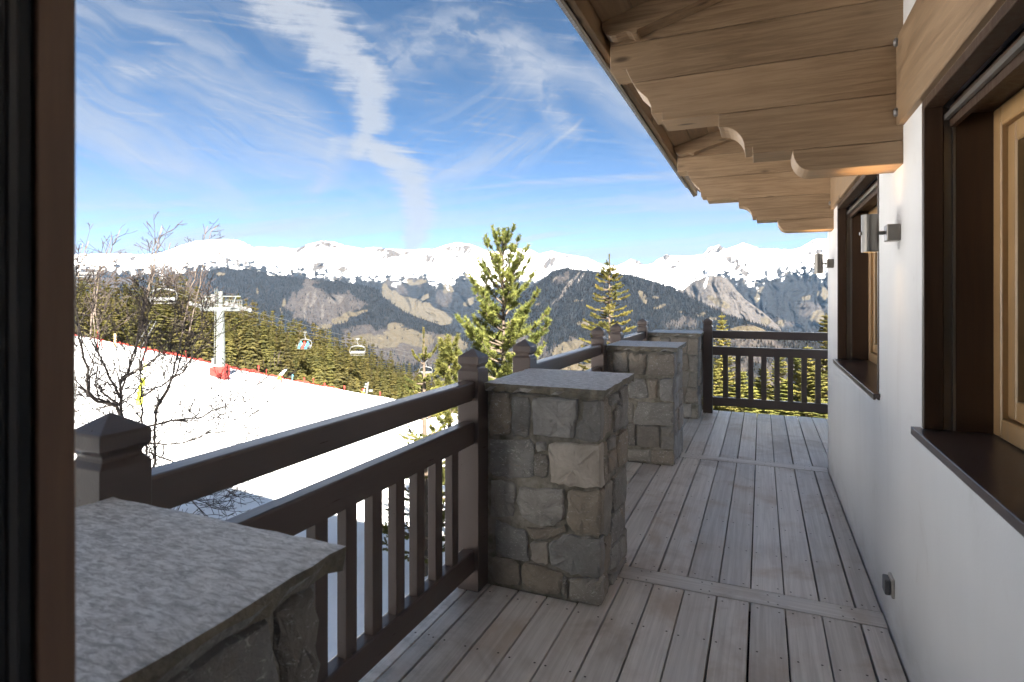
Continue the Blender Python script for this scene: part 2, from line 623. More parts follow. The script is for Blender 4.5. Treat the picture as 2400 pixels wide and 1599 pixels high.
def build_deck():
    mb = MB()
    mb.box((-1.40, -0.10, -0.26), (WALL_X + 0.02, 7.72, -0.055))
    mb.box((WALL_X + 0.02, CORNER_Y + 0.02, -0.26), (3.4, 7.72, -0.055))
    deck = mb.build('deck', M['deck_dark'])
    tag(deck, kind='structure')
    lines = [-1.40, -1.315, -1.231] + [-1.231 + 0.1478 * k for k in range(1, 12)]
    lines.append(WALL_X - 0.004)
    screws = MB()

    def board(x0, x1, y0, y1, mat, gap=0.006, z=0.0):
        m = MB()
        m.box((x0 + gap / 2, y0, -0.045), (x1 - gap / 2, y1, z))
        o = m.build('deck_board', mat, deck, bevel=0.0022)
        return o

    def screw_row(x0, x1, y):
        for x in (x0 + 0.028, x1 - 0.028):
            if x1 - x0 < 0.07:
                continue
            dx, dy = rng.uniform(-.006, .006), rng.uniform(-.008, .008)
            n = 7
            screws.add([(x + dx + 0.0048 * math.cos(a * 2 * math.pi / n), y + dy + 0.0048 * math.sin(a * 2 * math.pi / n), 0.0012) for a in range(n)], [tuple(range(n))])

    def section(y0, y1, xs, rows, skip=None):
        for a, b in zip(xs[:-1], xs[1:]):
            g = rng.choice([0.005, 0.007, 0.009, 0.011]) if b - a > 0.1 else 0.005
            dz = rng.uniform(-0.0012, 0.0)
            segs = [(y0, y1)]
            if skip:
                for s0, s1, sx in skip:
                    if b <= sx + 0.03:
                        segs = [q for (p0, p1) in segs for q in ((p0, min(p1, s0)), (max(p0, s1), p1)) if q[1] - q[0] > 0.02]
            for p0, p1 in segs:
                board(a, b, p0 + 0.002, p1 - 0.002, M['deck_y'], g, dz)
                for y in rows:
                    if p0 + 0.02 < y < p1 - 0.02:
                        screw_row(a, b, y)
    inner = [x for x in lines if x > -0.66]
    # near section, middle, far; two cross boards between
    section(-0.08, 2.92, lines, (0.3, 0.75, 1.2, 1.65, 2.1, 2.52, 2.88), skip=[(0.16, 0.76, -0.69), (2.60, 3.2, -0.69)])
    section(3.06, 5.335, lines, (3.10, 3.5, 3.9, 4.3, 4.7, 5.1, 5.30), skip=[(3.0, 3.18, -0.69), (5.01, 5.6, -0.69)])
    far_lines = lines[:-1] + [lines[-2] + 0.1478 * k for k in range(1, 21)]
    section(5.477, 7.71, far_lines, (5.52, 5.95, 6.4, 6.85, 7.25, 7.66), skip=[(5.4, 5.60, -0.69), (7.05, 7.63, -0.69)])
    board(-0.672, WALL_X - 0.004, 2.924, 3.056, M['deck_x'], 0.002, 0.001)
    board(-0.672, WALL_X - 0.004, 5.339, 5.473, M['deck_x'], 0.002, 0.001)
    for y in (2.95, 3.03, 5.37, 5.45):
        for x in [-0.55, -0.25, 0.05, 0.35]:
            screw_row(x - 0.05, x + 0.05, y)
    s = screws.build('screw_heads', M['screw'], deck, fix=False)
    tag(s, kind='stuff')


build_deck()


# ------------------------------------------------------------------ stone piers
def stone_mesh(poly, to3d, normal_sign, depth=0.05, proud=0.014, seed=0):
    """poly: 2D outline on a face; to3d(p, h) lifts it to the face plus h metres outward"""
    rg = random.Random(seed)
    n = len(poly)
    cx = sum(p[0] for p in poly) / n
    cz = sum(p[1] for p in poly) / n
    poly = [(cx + (x - cx) * 1.025, cz + (z - cz) * 1.025) for x, z in poly]
    # refine the outline so that edges wander and corners round off
    out = []
    for i in range(n):
        a, b = poly[i], poly[(i + 1) % n]
        L = math.hypot(b[0] - a[0], b[1] - a[1])
        k = 5 if L > 0.12 else 4 if L > 0.07 else 2
        for j in range(k):
            t = (j + (0.16 if j == 0 else 0.0 if j < k - 1 else 0.3)) / k
            w = 0.0055 if L > 0.05 else 0.002
            out.append((a[0] + (b[0] - a[0]) * t + rg.uniform(-w, w), a[1] + (b[1] - a[1]) * t + rg.uniform(-w, w)))
    n = len(out)

    def shr(p, s):
        dx, dz = cx - p[0], cz - p[1]
        L = math.hypot(dx, dz) + 1e-6
        s = min(s, L * 0.5)
        return (p[0] + dx / L * s, p[1] + dz / L * s)
    pr = proud * rg.uniform(0.45, 1.35)
    tilt = (rg.uniform(-.04, .04), rg.uniform(-.04, .04))

    def hh(p, h):
        return h + tilt[0] * (p[0] - cx) + tilt[1] * (p[1] - cz) + rg.uniform(-0.0015, 0.0015)
    r0 = [to3d(p, -depth) for p in out]
    r1 = [to3d(p, hh(p, pr * 0.25)) for p in out]
    r2 = [to3d(q, hh(q, pr * rg.uniform(0.6, 1.0))) for q in (shr(p, rg.uniform(0.003, 0.008)) for p in out)]
    r3 = [to3d(q, hh(q, pr * rg.uniform(0.85, 1.25))) for q in (shr(p, rg.uniform(0.015, 0.03)) for p in out)]
    c = to3d((cx, cz), hh((cx, cz), pr * 1.25))
    vs = r0 + r1 + r2 + r3 + [c]
    fs = []
    for k in range(3):
        for i in range(n):
            a, b = k * n + i, k * n + (i + 1) % n
            fs.append((a, b, b + n, a + n))
    for i in range(n):
        fs.append((3 * n + i, 3 * n + (i + 1) % n, 4 * n))
    return vs, fs


def row_stones(x0, x1, z0, z1, rg, rows=5, wmin=0.09, wmax=0.21):
    """irregular coursed rubble filling a rectangle"""
    polys = []
    hs = [rg.uniform(0.8, 1.25) for _ in range(rows)]
    s = sum(hs)
    z = z0
    for h in hs:
        h = h / s * (z1 - z0)
        xs = [x0]
        while xs[-1] < x1 - wmin * 0.9:
            xs.append(min(x1, xs[-1] + rg.uniform(wmin, wmax)))
            if x1 - xs[-1] < wmin * 0.8:
                xs[-1] = x1
        sl = [rg.uniform(-0.018, 0.018) if 0 < i < len(xs) - 1 else 0 for i in range(len(xs))]
        for i in range(len(xs) - 1):
            a, b = xs[i], xs[i + 1]
            g = rg.uniform(0.003, 0.008)
            za, zb = z + g, z + h - g * rg.uniform(0.5, 1.5)
            if b - a > 0.08 and rg.random() < 0.22 and h > 0.16:       # split into two small stones
                zm = za + (zb - za) * rg.uniform(0.38, 0.62)
                cuts = [(za, zm - g * 0.6), (zm + g * 0.6, zb)]
            else:
                cuts = [(za, zb)]
            for q0, q1 in cuts:
                j = [rg.uniform(-0.010, 0.010) for _ in range(4)]
                polys.append([(a + g - sl[i], q0 + j[0]), (b - g - sl[i + 1], q0 + j[1]), (b - g + sl[i + 1], q1 + j[2]), (a + g + sl[i], q1 + j[3])])
        z += h
    return polys


def crop(pts, ox, oy, s, fn):
    return [fn(ox + x / s, oy + y / s) for x, y in pts]


PIER1_FRONT = [
    [(125, 235), (245, 250), (250, 495), (125, 500)], [(258, 262), (362, 275), (372, 380), (358, 512), (262, 500)],
    [(382, 267), (662, 282), (652, 400), (628, 518), (387, 496)], [(695, 290), (812, 297), (818, 540), (642, 520), (648, 440), (690, 400)],
    [(125, 525), (368, 532), (392, 562), (382, 758), (320, 768), (125, 743)], [(402, 542), (468, 547), (468, 600), (402, 603)],
    [(392, 614), (473, 622), (478, 758), (387, 753)], [(480, 550), (822, 562), (822, 826), (600, 812), (493, 788)],
    [(125, 775), (273, 797), (263, 1003), (125, 998)], [(305, 822), (570, 837), (576, 960), (558, 1028), (500, 1062), (382, 1048), (312, 998), (284, 900)],
    [(602, 842), (818, 852), (815, 1118), (642, 1097), (592, 1040)], [(150, 1018), (200, 1042), (340, 1092), (345, 1140), (356, 1272), (155, 1238)],
    [(352, 1068), (560, 1074), (584, 1046), (590, 1095), (500, 1136), (372, 1138)], [(367, 1152), (473, 1162), (476, 1288), (458, 1296), (372, 1268)],
    [(488, 1162), (600, 1110), (818, 1150), (815, 1378), (622, 1350), (500, 1288)], [(130, 1252), (258, 1267), (298, 1302), (308, 1420), (200, 1418), (135, 1385)],
    [(318, 1292), (400, 1292), (562, 1347), (552, 1478), (480, 1488), (318, 1440)], [(572, 1372), (598, 1377), (598, 1500), (557, 1488)],
    [(608, 1377), (815, 1390), (808, 1550), (612, 1505)], [(128, 205), (470, 236), (470, 252), (128, 226)]]
PIER1_SIDE = [
    [(822, 300), (850, 268), (883, 350), (878, 460), (835, 503), (822, 530)], [(866, 265), (910, 232), (914, 293), (870, 323)],
    [(922, 216), (966, 192), (966, 440), (892, 473), (892, 352), (922, 312)], [(824, 560), (847, 540), (849, 780), (824, 822)],
    [(853, 522), (903, 488), (903, 558), (853, 597)], [(853, 612), (903, 578), (908, 698), (853, 742)], [(914, 492), (965, 463), (963, 658), (913, 698)],
    [(824, 850), (850, 802), (873, 782), (877, 950), (860, 1108), (824, 1112)], [(886, 760), (960, 692), (960, 898), (882, 985)],
    [(882, 1003), (956, 922), (952, 1098), (872, 1178)], [(830, 1135), (866, 1112), (857, 1298), (824, 1365)],
    [(872, 1192), (952, 1112), (958, 1225), (905, 1305), (866, 1325)], [(822, 1395), (858, 1335), (858, 1450), (814, 1535)],
    [(866, 1342), (958, 1245), (958, 1262), (872, 1430)]]
PIER2_FRONT = [
    [(82, 1022), (108, 1022), (112, 1165), (82, 1160)], [(122, 1016), (216, 1020), (222, 1166), (126, 1162)], [(234, 1030), (360, 1036), (352, 1192), (236, 1186)],
    [(370, 1034), (566, 1036), (562, 1196), (372, 1190)], [(86, 1180), (212, 1186), (208, 1370), (86, 1362)], [(226, 1216), (350, 1220), (374, 1364), (230, 1358)],
    [(362, 1216), (446, 1220), (432, 1370), (384, 1366)], [(462, 1216), (566, 1220), (562, 1388), (458, 1376)], [(86, 1380), (206, 1386), (206, 1540), (86, 1530)],
    [(218, 1392), (266, 1396), (258, 1540), (220, 1536)], [(300, 1392), (566, 1398), (562, 1565), (262, 1556), (264, 1500)]]
PIER2_FRONT2 = [   # lower courses, second crop
    [(386, 212), (424, 214), (420, 330), (386, 326)], [(434, 216), (552, 222), (552, 336), (434, 328)], [(560, 226), (628, 228), (628, 346), (560, 342)],
    [(386, 346), (500, 350), (500, 412), (386, 404)], [(508, 350), (628, 358), (628, 428), (508, 416)]]


def build_pier(y0, name_label, seed, front=None, side=None, x0=-1.25, x1=-0.675, dy=0.58):
    rg = random.Random(seed)
    y1 = y0 + dy
    t = empty('stone_pier', ((x0 + x1) / 2, (y0 + y1) / 2, 0))
    tag(t, name_label, 'stone pier', 'stone piers along the balcony railing')
    c = MB()
    c.box((x0 - 0.003, y0 + 0.012, -0.05), (x1 - 0.012, y1 - 0.012, 0.957))
    c.build('mortar_core', M['mortar'], t)
    k = 0

    def put(poly, fn, i):
        nonlocal k
        vs, fs = stone_mesh(poly, fn, 1, seed=seed * 100 + i)
        m = MB()
        m.add(vs, fs)
        pale = (seed == 1 and i == 7) or (seed == 1 and i in (13,))
        o = m.build('stone', M['stone_pale'] if pale else M['stone'], t)
        k += 1
    # front face (towards the camera, -Y)
    if front is None:
        front = row_stones(x0, x1, 0.005, 0.950, rg, 5)
    for i, p in enumerate(front):
        put(p, lambda q, h: (q[0], y0 + 0.012 - h, q[1]), i)
    # right face (+X)
    if side is None:
        side = row_stones(y0 + 0.045, y1, 0.005, 0.950, rg, 5, 0.08, 0.24)
    for i, p in enumerate(side):
        put(p, lambda q, h: (x1 - 0.012 + h, q[0], q[1]), 50 + i)
    for i, p in enumerate(row_stones(x0, x1, 0.005, 0.950, rg, 5, 0.12, 0.24)):     # back face
        put(p, lambda q, h: (q[0], y1 - 0.012 + h, q[1]), 100 + i)
    for i, p in enumerate(row_stones(y0 + 0.05, y1 - 0.05, 0.005, 0.950, rg, 5, 0.12, 0.24)):   # outer face
        put(p, lambda q, h: (x0 + 0.012 - h, q[0], q[1]), 150 + i)
    # split slate cap with a broken, uneven edge
    m = MB()
    ov = 0.030
    pts = []
    cs = [(x0 - 0.01, y0 - ov), (x1 + ov, y0 - ov), (x1 + ov, y1 + ov), (x0 - 0.01, y1 + ov)]
    for i in range(4):
        a, b = cs[i], cs[(i + 1) % 4]
        L = math.hypot(b[0] - a[0], b[1] - a[1])
        nn = 16
        for j in range(nn):
            s = j / nn
            jit = 0.0 if j == 0 else rg.uniform(-0.005, 0.004)
            nx, ny = (b[1] - a[1]) / L, -(b[0] - a[0]) / L
            pts.append((a[0] + (b[0] - a[0]) * s + nx * jit, a[1] + (b[1] - a[1]) * s + ny * jit, nx, ny))
    n = len(pts)
    top = [(p[0], p[1], 1.0 + rg.uniform(-0.001, 0.001)) for p in pts]
    mid = [(p[0] - p[2] * rg.uniform(-.003, .006), p[1] - p[3] * rg.uniform(-.003, .006), 0.985 + rg.uniform(-.003, .003)) for p in pts]
    bot = [(p[0] - p[2] * rg.uniform(0.004, 0.016), p[1] - p[3] * rg.uniform(0.004, 0.016), 0.962 + rg.uniform(-.006, .006)) for p in pts]
    cx, cy = (x0 + x1) / 2, (y0 + y1) / 2
    ring = [(cx + (p[0] - cx) * 0.9, cy + (p[1] - cy) * 0.9, 1.002) for p in pts]
    m.add(bot + mid + top + ring + [(cx, cy, 1.003), (cx, cy, 0.957)],
          [(k_ * n + i, k_ * n + (i + 1) % n, (k_ + 1) * n + (i + 1) % n, (k_ + 1) * n + i) for k_ in range(3) for i in range(n)]
          + [(3 * n + i, 3 * n + (i + 1) % n, 4 * n) for i in range(n)] + [((i + 1) % n, i, 4 * n + 1) for i in range(n)])
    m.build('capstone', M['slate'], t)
    return t


def p1f(u, v):
    p = pix_y(u, v, 2.59)
    return (p.x, p.z)


def p1s(u, v):
    p = pix_x(u, v, -0.675)
    return (p.y, p.z)


def p2f(u, v):
    p = pix_y(u, v, 5.005)
    return (p.x, p.z)


f1 = [crop(q, 1100, 830, 2.6125, p1f)[::-1] for q in PIER1_FRONT]
s1 = [crop(q, 1100, 830, 2.6125, p1s)[::-1] for q in PIER1_SIDE]
f2 = [crop(q, 1400, 500, 3.137, p2f)[::-1] for q in PIER2_FRONT] + [crop(q, 1300, 900, 2.244, p2f)[::-1] for q in PIER2_FRONT2]


def fit(polys, a0, a1, b0=0.004, b1=0.952):
    return [[(min(max(x, a0), a1), min(max(z, b0), b1)) for x, z in p] for p in polys]


build_pier(0.18, 'nearest stone pier, large and cut off at the lower left corner', 6)
build_pier(2.595, 'stone pier with a big cream stone, in the middle of the balcony', 1, fit(f1, -1.25, -0.677), fit(s1, 2.595, 3.175))
build_pier(5.01, 'stone pier between the middle pier and the corner pier', 2, fit(f2, -1.25, -0.677), None)
build_pier(7.055, 'farthest stone pier at the corner of the balcony', 3)


# ------------------------------------------------------------------ railings
def post_mesh(mb, x, y, s=0.112, top=1.168):
    h = s / 2

    def ring(hh, z):
        return [(x - hh, y - hh, z), (x + hh, y - hh, z), (x + hh, y + hh, z), (x - hh, y + hh, z)]
    prof = [(h, -0.02), (h, 1.060), (h - 0.011, 1.072), (h - 0.013, 1.079), (h - 0.011, 1.086), (h - 0.009, 1.088), (h, 1.098), (h, 1.128), (h - 0.003, 1.133), (0.002, top)]
    vs, fs = [], []
    for hh, z in prof:
        vs += ring(hh, z)
    for i in range(len(prof) - 1):
        for k in range(4):
            a, b = i * 4 + k, i * 4 + (k + 1) % 4
            fs.append((a, b, b + 4, a + 4))
    fs.append((3, 2, 1, 0))
    e = (len(prof) - 1) * 4
    fs.append((e, e + 1, e + 2, e + 3))
    mb.add(vs, fs)


def rail_prof(c, w, z0, z1, r=0.008):
    a, b = c - w / 2, c + w / 2
    return [(a, z0), (b, z0), (b, z1 - r), (b - r * 0.3, z1 - r * 0.3), (b - r, z1), (a + r, z1), (a + r * 0.3, z1 - r * 0.3), (a, z1 - r)]


def build_railing(label, axis, c, a, b, posts, centers):
    """axis 1: runs along Y at X=c; axis 0: runs along X at Y=c"""
    loc = (c, (a + b) / 2, 0) if axis == 1 else ((a + b) / 2, c, 0)
    t = empty('railing', loc)
    tag(t, label, 'railing', 'dark brown balcony railings')
    for p in posts:
        m = MB()
        post_mesh(m, *((c, p) if axis == 1 else (p, c)))
        m.build('post', M['paint'], t, bevel=0.0015)
    for nm, z0, z1, w in (('top_rail', 0.935, 1.013, 0.072), ('middle_rail', 0.712, 0.817, 0.064), ('bottom_rail', 0.096, 0.197, 0.064)):
        m = MB()
        m.prism(rail_prof(c, w, z0, z1), axis, a, b)
        m.build(nm, M['paint'], t)
    m = MB()           # narrow tongue under the top rail
    m.prism([(c - 0.022, 0.919), (c + 0.022, 0.919), (c + 0.022, 0.9355), (c - 0.022, 0.9355)], axis, a, b)
    m.build('rail_tongue', M['paint'], t)
    src = None
    for y in centers:
        m = MB()
        if axis == 1:
            m.box((c - 0.02, y - 0.029, 0.19), (c + 0.02, y + 0.029, 0.72))
        else:
            m.box((y - 0.029, c - 0.02, 0.19), (y + 0.029, c + 0.02, 0.72))
        m.build('baluster', M['paint'], t, bevel=0.002)
    return t


RX = -1.308
PC = -1.307
build_railing('long dark brown railing from the nearest pier to the middle pier', 1, RX, 0.87, 2.51, (0.818, 2.556), [1.0215 + 0.1465 * k for k in range(10)])
build_railing('dark brown railing between the middle pier and the next pier', 1, RX, 3.29, 4.92, (3.236, 4.968), [3.43 + 0.1465 * k for k in range(10)])
build_railing('short dark brown railing just before the corner pier', 1, RX, 5.70, 6.96, (5.65, 7.012), [5.84 + 0.1465 * k for k in range(8)])
build_railing('dark brown railing across the far end of the balcony', 0, 7.545, -0.555, 3.25, (-0.608, 3.3), [-0.405 + 0.1432 * k for k in range(26)])


# ------------------------------------------------------------------ chalet
SLOPE = 0.276


def soffit_z(x):
    return 2.665 + SLOPE * (x + 0.668)


def build_chalet():
    ch = empty('chalet', (WALL_X + 3, CORNER_Y - 4, -4.6))
    tag(ch, 'white plastered chalet with carved brown timber eaves, along the right side', 'building')
    X0, X1 = WALL_X, WALL_X + 0.34
    WINS = [(0.78, 2.37), (3.17, 4.772)]
    ZB, ZT = 0.955, 2.085
    # wall with two window openings
    w = MB()
    top = 3.05
    w.box((X0, 0.16, -4.6), (X1, CORNER_Y, ZB))
    ys = [0.16] + [y for q in WINS for y in q] + [CORNER_Y]
    for i in range(0, len(ys), 2):
        w.box((X0, ys[i], ZB), (X1, ys[i + 1], ZT))
    w.box((X0, 0.16, ZT), (X1, CORNER_Y, top))
    wall = w.build('wall', M['plaster'], ch)
    # end wall and the rest of the body
    w = MB()
    w.box((X1, CORNER_Y - 0.34, -4.6), (9.5, CORNER_Y - 0.003, 3.05))
    w.prism([(X1, 3.05), (9.5, 3.05), (5.0, 4.6)], 1, CORNER_Y - 0.34, CORNER_Y - 0.003)
    w.build('end_wall', M['plaster'], ch)
    w = MB()
    w.box((9.2, -9.0, -4.6), (9.5, CORNER_Y - 0.35, 3.1))
    w.build('rear_wall', M['plaster'], ch)
    # the wing the picture is taken from: its wall round the doorway, upper storey and roof
    w = MB()
    w.box((-3.8, -0.12, -4.6), (-0.44, 0.158, 7.2))
    w.box((-0.44, -0.12, 2.25), (WALL_X, 0.158, 7.2))
    w.box((-0.44, -0.12, -4.6), (WALL_X, 0.158, -0.30))
    w.box((WALL_X, -0.12, -4.6), (1.2, 0.158, 7.2))
    w.box((-3.8, -9.0, -4.6), (-3.55, -0.12, 7.2))
    w.box((1.2, -0.12, 2.9), (9.2, 0.158, 7.2))
    w.build('wing_wall', M['plaster'], ch)
    w = MB()
    w.box((-3.5, -8.8, -0.28), (9.0, -0.13, -0.03))
    w.build('room_floor', M['jamb_wood'], ch)
    w = MB()
    w.box((-3.5, -8.8, 2.45), (9.0, -0.13, 2.6))
    w.box((-3.5, -9.0, -0.3), (9.0, -8.8, 2.6))
    w.box((X1 + 0.9, 0.16, -0.3), (X1 + 1.0, CORNER_Y - 0.36, 2.6))
    w.build('room_lining', M['interior'], ch)
    w = MB()                 # upper gable roof of the wing, ridge along X, overhanging the doorway
    w.prism([(0.75, 7.2), (0.75, 7.45), (-4.2, 9.8), (-10.2, 7.0), (-10.2, 6.75), (-4.2, 9.55)], 0, -4.6, 9.6)
    w.build('wing_roof', M['soffit_x'], ch)
    # windows
    for (y0, y1) in WINS:
        wn = empty('window', (0.0, 0.0, 0.0), ch)
        wn.location = (0, 0, 0)
        org = (X0, (y0 + y1) / 2, ZB)
        wn.location = Vector(org) - ch.location

        def part(name, boxes, mat, bevel=0.0):
            m = MB()
            for lo, hi in boxes:
                m.box(lo, hi)
            return m.build(name, mat, wn, bevel=bevel)
        e = 0.002
        part('casing', [((X0 - 0.004, y0 + e, ZB + 0.021), (X0 + 0.052, y0 + 0.026, ZT - e)), ((X0 - 0.004, y1 - 0.026, ZB + 0.021), (X0 + 0.052, y1 - e, ZT - e)), ((X0 - 0.004, y0 + 0.027, ZT - 0.03), (X0 + 0.052, y1 - 0.027, ZT - e))], M['casing'], 0.002)
        part('reveal_board', [((X0 + 0.088, y0 + e, ZB + 0.021), (X0 + 0.19, y0 + 0.02, ZT - e)), ((X0 + 0.088, y1 - 0.02, ZB + 0.021), (X0 + 0.19, y1 - e, ZT - e)), ((X0 + 0.088, y0 + 0.021, ZT - 0.06), (X0 + 0.19, y1 - 0.021, ZT - e))], M['casing'])
        for yy in (y0 + 0.002, y1 - 0.020):
            part('shutter_track', [((X0 + 0.0545, yy, ZB + 0.021), (X0 + 0.062, yy + 0.018, ZT - 0.031)), ((X0 + 0.079, yy, ZB + 0.021), (X0 + 0.0865, yy + 0.018, ZT - 0.031)), ((X0 + 0.0625, yy + (0.012 if yy > y0 + 0.5 else 0), ZB + 0.022), (X0 + 0.0785, yy + (0.018 if yy > y0 + 0.5 else 0.006), ZT - 0.032))], M['alu'])
        part('shutter_slot', [((X0 + 0.054, y0 + 0.022, ZT - 0.075), (X0 + 0.066, y1 - 0.022, ZT - 0.058))], M['alu'])
        part('head_board', [((X0 + 0.07, y0 + 0.022, ZT - 0.10), (X0 + 0.087, y1 - 0.022, ZT - 0.032))], M['casing'])
        fx0, fx1 = X0 + 0.186, X0 + 0.245
        part('frame', [((fx0, y0 + 0.021, ZB + 0.021), (fx1, y0 + 0.085, ZT - 0.061)), ((fx0, y1 - 0.085, ZB + 0.021), (fx1, y1 - 0.021, ZT - 0.061)), ((fx0, y0 + 0.086, ZT - 0.125), (fx1, y1 - 0.086, ZT - 0.061)), ((fx0, y0 + 0.086, ZB + 0.021), (fx1, y1 - 0.086, ZB + 0.085))], M['pine'], 0.004)
        ym = (y0 + y1) / 2
        for (a, b) in ((y0 + 0.09, ym - 0.002), (ym + 0.002, y1 - 0.09)):
            part('sash', [((fx0 + 0.016, a, ZB + 0.088), (fx0 + 0.07, a + 0.062, ZT - 0.128)), ((fx0 + 0.016, b - 0.062, ZB + 0.088), (fx0 + 0.07, b, ZT - 0.128)), ((fx0 + 0.016, a + 0.063, ZT - 0.19), (fx0 + 0.07, b - 0.063, ZT - 0.128)), ((fx0 + 0.016, a + 0.063, ZB + 0.088), (fx0 + 0.07, b - 0.063, ZB + 0.15))], M['pine'], 0.005)
            part('pane', [((fx0 + 0.036, a + 0.055, ZB + 0.145), (fx0 + 0.042, b - 0.055, ZT - 0.185))], M['glass'])
        # curtain behind the glass
        m = MB()
        n = 90
        pts = [(X0 + 0.40 + 0.022 * math.sin(i * 1.15 + math.sin(i * 0.31) * 2), y0 + (y1 - y0) * i / n) for i in range(n + 1)]
        vs = [(p[0], p[1], ZB - 0.1) for p in pts] + [(p[0], p[1], ZT + 0.1) for p in pts]
        m.add(vs, [(i, i + 1, i + n + 2, i + n + 1) for i in range(n)])
        m.build('curtain', M['curtain'], wn, smooth=True, fix=False)
        # sill, a folded slab with a drip edge
        m = MB()
        m.prism([(X0 - 0.028, ZB + 0.016), (X0 - 0.028, ZB - 0.012), (X0 - 0.020, ZB - 0.012), (X0 - 0.016, ZB - 0.004), (X0 - 0.010, ZB - 0.012), (X0 - 0.002, ZB - 0.012), (X0 - 0.002, ZB + 0.002), (X0 + 0.235, ZB + 0.002), (X0 + 0.235, ZB + 0.0205)], 1, y0 - 0.03, y1 + 0.035)
        m.build('sill', M['sill'], wn, bevel=0.0015)
    # lintel beams, slightly proud of the plaster, butting against the brackets
    for (a, b) in ((0.165, 2.667), (2.856, 5.025)):
        m = MB()
        m.box((X0 - 0.024, a, 2.0865), (X0 + 0.04, b, 2.43))
        m.build('lintel_beam', M['soffit_y'], ch, bevel=0.004)
    # brackets: stacked, carved beams
    for (ya, yb) in ((2.668, 2.855), (5.026, 5.215)):
        br = empty('eave_bracket', Vector((0.5, ya, 1.94)) - ch.location, ch)

        def arc(cx, cz, r, rz, a0, a1, n=8):
            return [(cx + r * math.cos(R(a0 + (a1 - a0) * i / n)), cz + rz * math.sin(R(a0 + (a1 - a0) * i / n))) for i in range(n + 1)]
        xe = X0 + 0.004
        A = [(xe, 2.0285), (xe, 1.939)] + arc(0.190, 2.0285, 0.072, 0.0895, 270, 180)
        B = [(xe, 2.2135), (xe, 2.0305), (-0.035, 2.0305), (-0.035, 2.058), (-0.068, 2.058)] + arc(-0.171, 2.058, 0.103, 0.101, 0, 90) + [(-0.171, 2.2135)]
        C = [(xe, 2.4035), (xe, 2.2155), (-0.413, 2.2155), (-0.413, 2.251), (-0.460, 2.252), (-0.463, 2.29), (-0.478, 2.325), (-0.505, 2.352), (-0.530, 2.378), (-0.543, 2.4035)]
        D = [(xe, 2.5885), (xe, 2.4055), (-0.545, 2.4055), (-0.556, 2.428), (-0.567, 2.452), (-0.575, 2.472), (-0.649, 2.473), (-0.649, 2.5885)]
        E_ = [(xe, 2.78), (xe, 2.5905), (-0.649, 2.5905), (-0.649, soffit_z(-0.649) - 0.003), (-0.262, 2.774)]
        F_ = [(xe, soffit_z(xe) - 0.003), (xe, 2.782), (-0.238, 2.782)]
        for P_ in (A, B, C, D, E_, F_):
            m = MB()
            m.prism(P_, 1, ya, yb)
            m.build('beam', M['soffit_x'], br, bevel=0.0022)
        for (yy, zz) in ((ya - 0.022, 2.405), (ya - 0.022, 2.135)):
            m = MB()
            m.tube([(X0 - 0.022, yy, zz), (X0 - 0.032, yy, zz), (X0 - 0.036, yy, zz)], [0.017, 0.017, 0.010], 10)
            m.build('bolt', M['bolt'], br)
    # roof: boarded soffit on rafters, slabs above, fascia along the eave
    rf = MB()
    up = 0.14
    ridge = 5.0
    y0, y1 = -9.4, ROOF_END
    rf.prism([(-0.80, soffit_z(-0.80) + up), (-0.80, soffit_z(-0.80) + 0.045), (ridge, soffit_z(ridge) + 0.045), (2 * ridge + 0.8, soffit_z(-0.8) + 0.045), (2 * ridge + 0.8, soffit_z(-0.8) + up), (ridge, soffit_z(ridge) + up)], 1, y0, y1)
    roof = rf.build('roof', M['slate'], ch)
    xs = [-0.668 + 0.137 * k for k in range(0, 10)]
    for a, b in zip(xs[:-1], xs[1:]):
        cuts = [0.2, 2.3 + rng.uniform(-.5, .5), 4.4 + rng.uniform(-.5, .5), y1 - 0.01]
        for c0, c1 in zip(cuts[:-1], cuts[1:]):
            m = MB()
            m.prism([(a + 0.002, soffit_z(a) + 0.002), (b - 0.002, soffit_z(b) + 0.002), (b - 0.002, soffit_z(b) + 0.03), (a + 0.002, soffit_z(a) + 0.03)], 1, c0 + 0.001, c1 - 0.001)
            m.build('soffit_board', M['soffit_y'], roof, bevel=0.002)
    m = MB()
    m.prism([(-0.700, 2.575), (-0.672, 2.580), (-0.672, soffit_z(-0.672) + 0.05), (-0.700, soffit_z(-0.700) + 0.05)], 1, y0, y1)
    m.build('fascia', M['soffit_y'], roof, bevel=0.003)
    m = MB()
    m.prism([(-0.715, 2.566), (-0.701, 2.566), (-0.701, 2.80), (-0.715, 2.80)], 1, y0, y1)
    m.build('drip_edge', M['paint'], roof)
    m = MB()
    m.box((-0.69, y1 - 0.035, soffit_z(-0.668)), (-0.10, y1, soffit_z(-0.668) + 0.001)) if False else None
    m.prism([(-0.671, soffit_z(-0.671) - 0.03), (ridge, soffit_z(ridge) - 0.03), (ridge, soffit_z(ridge) + 0.04), (-0.671, soffit_z(-0.671) + 0.04)], 1, y1 - 0.03, y1 - 0.002)
    m.build('barge_board', M['soffit_x'], roof)
    for yy in (0.28, 2.578, 4.936, 6.78):
        zb = soffit_z(-0.477) - 0.185

        def low(x):
            return 2.606 + SLOPE * (x + 0.506)
        P_ = [(-0.668, soffit_z(-0.668)), (-0.665, 2.640), (-0.657, 2.622), (-0.645, 2.608), (-0.628, 2.599), (-0.605, 2.597), (-0.580, 2.602), (-0.556, 2.605), (-0.538, 2.600), (-0.529, 2.592), (-0.508, 2.592), (-0.506, 2.606), (WALL_X, low(WALL_X)), (WALL_X, soffit_z(WALL_X))]
        m = MB()
        m.prism(P_, 1, yy, yy + 0.088)
        m.build('rafter', M['soffit_x'], roof, bevel=0.002)
    return ch


build_chalet()


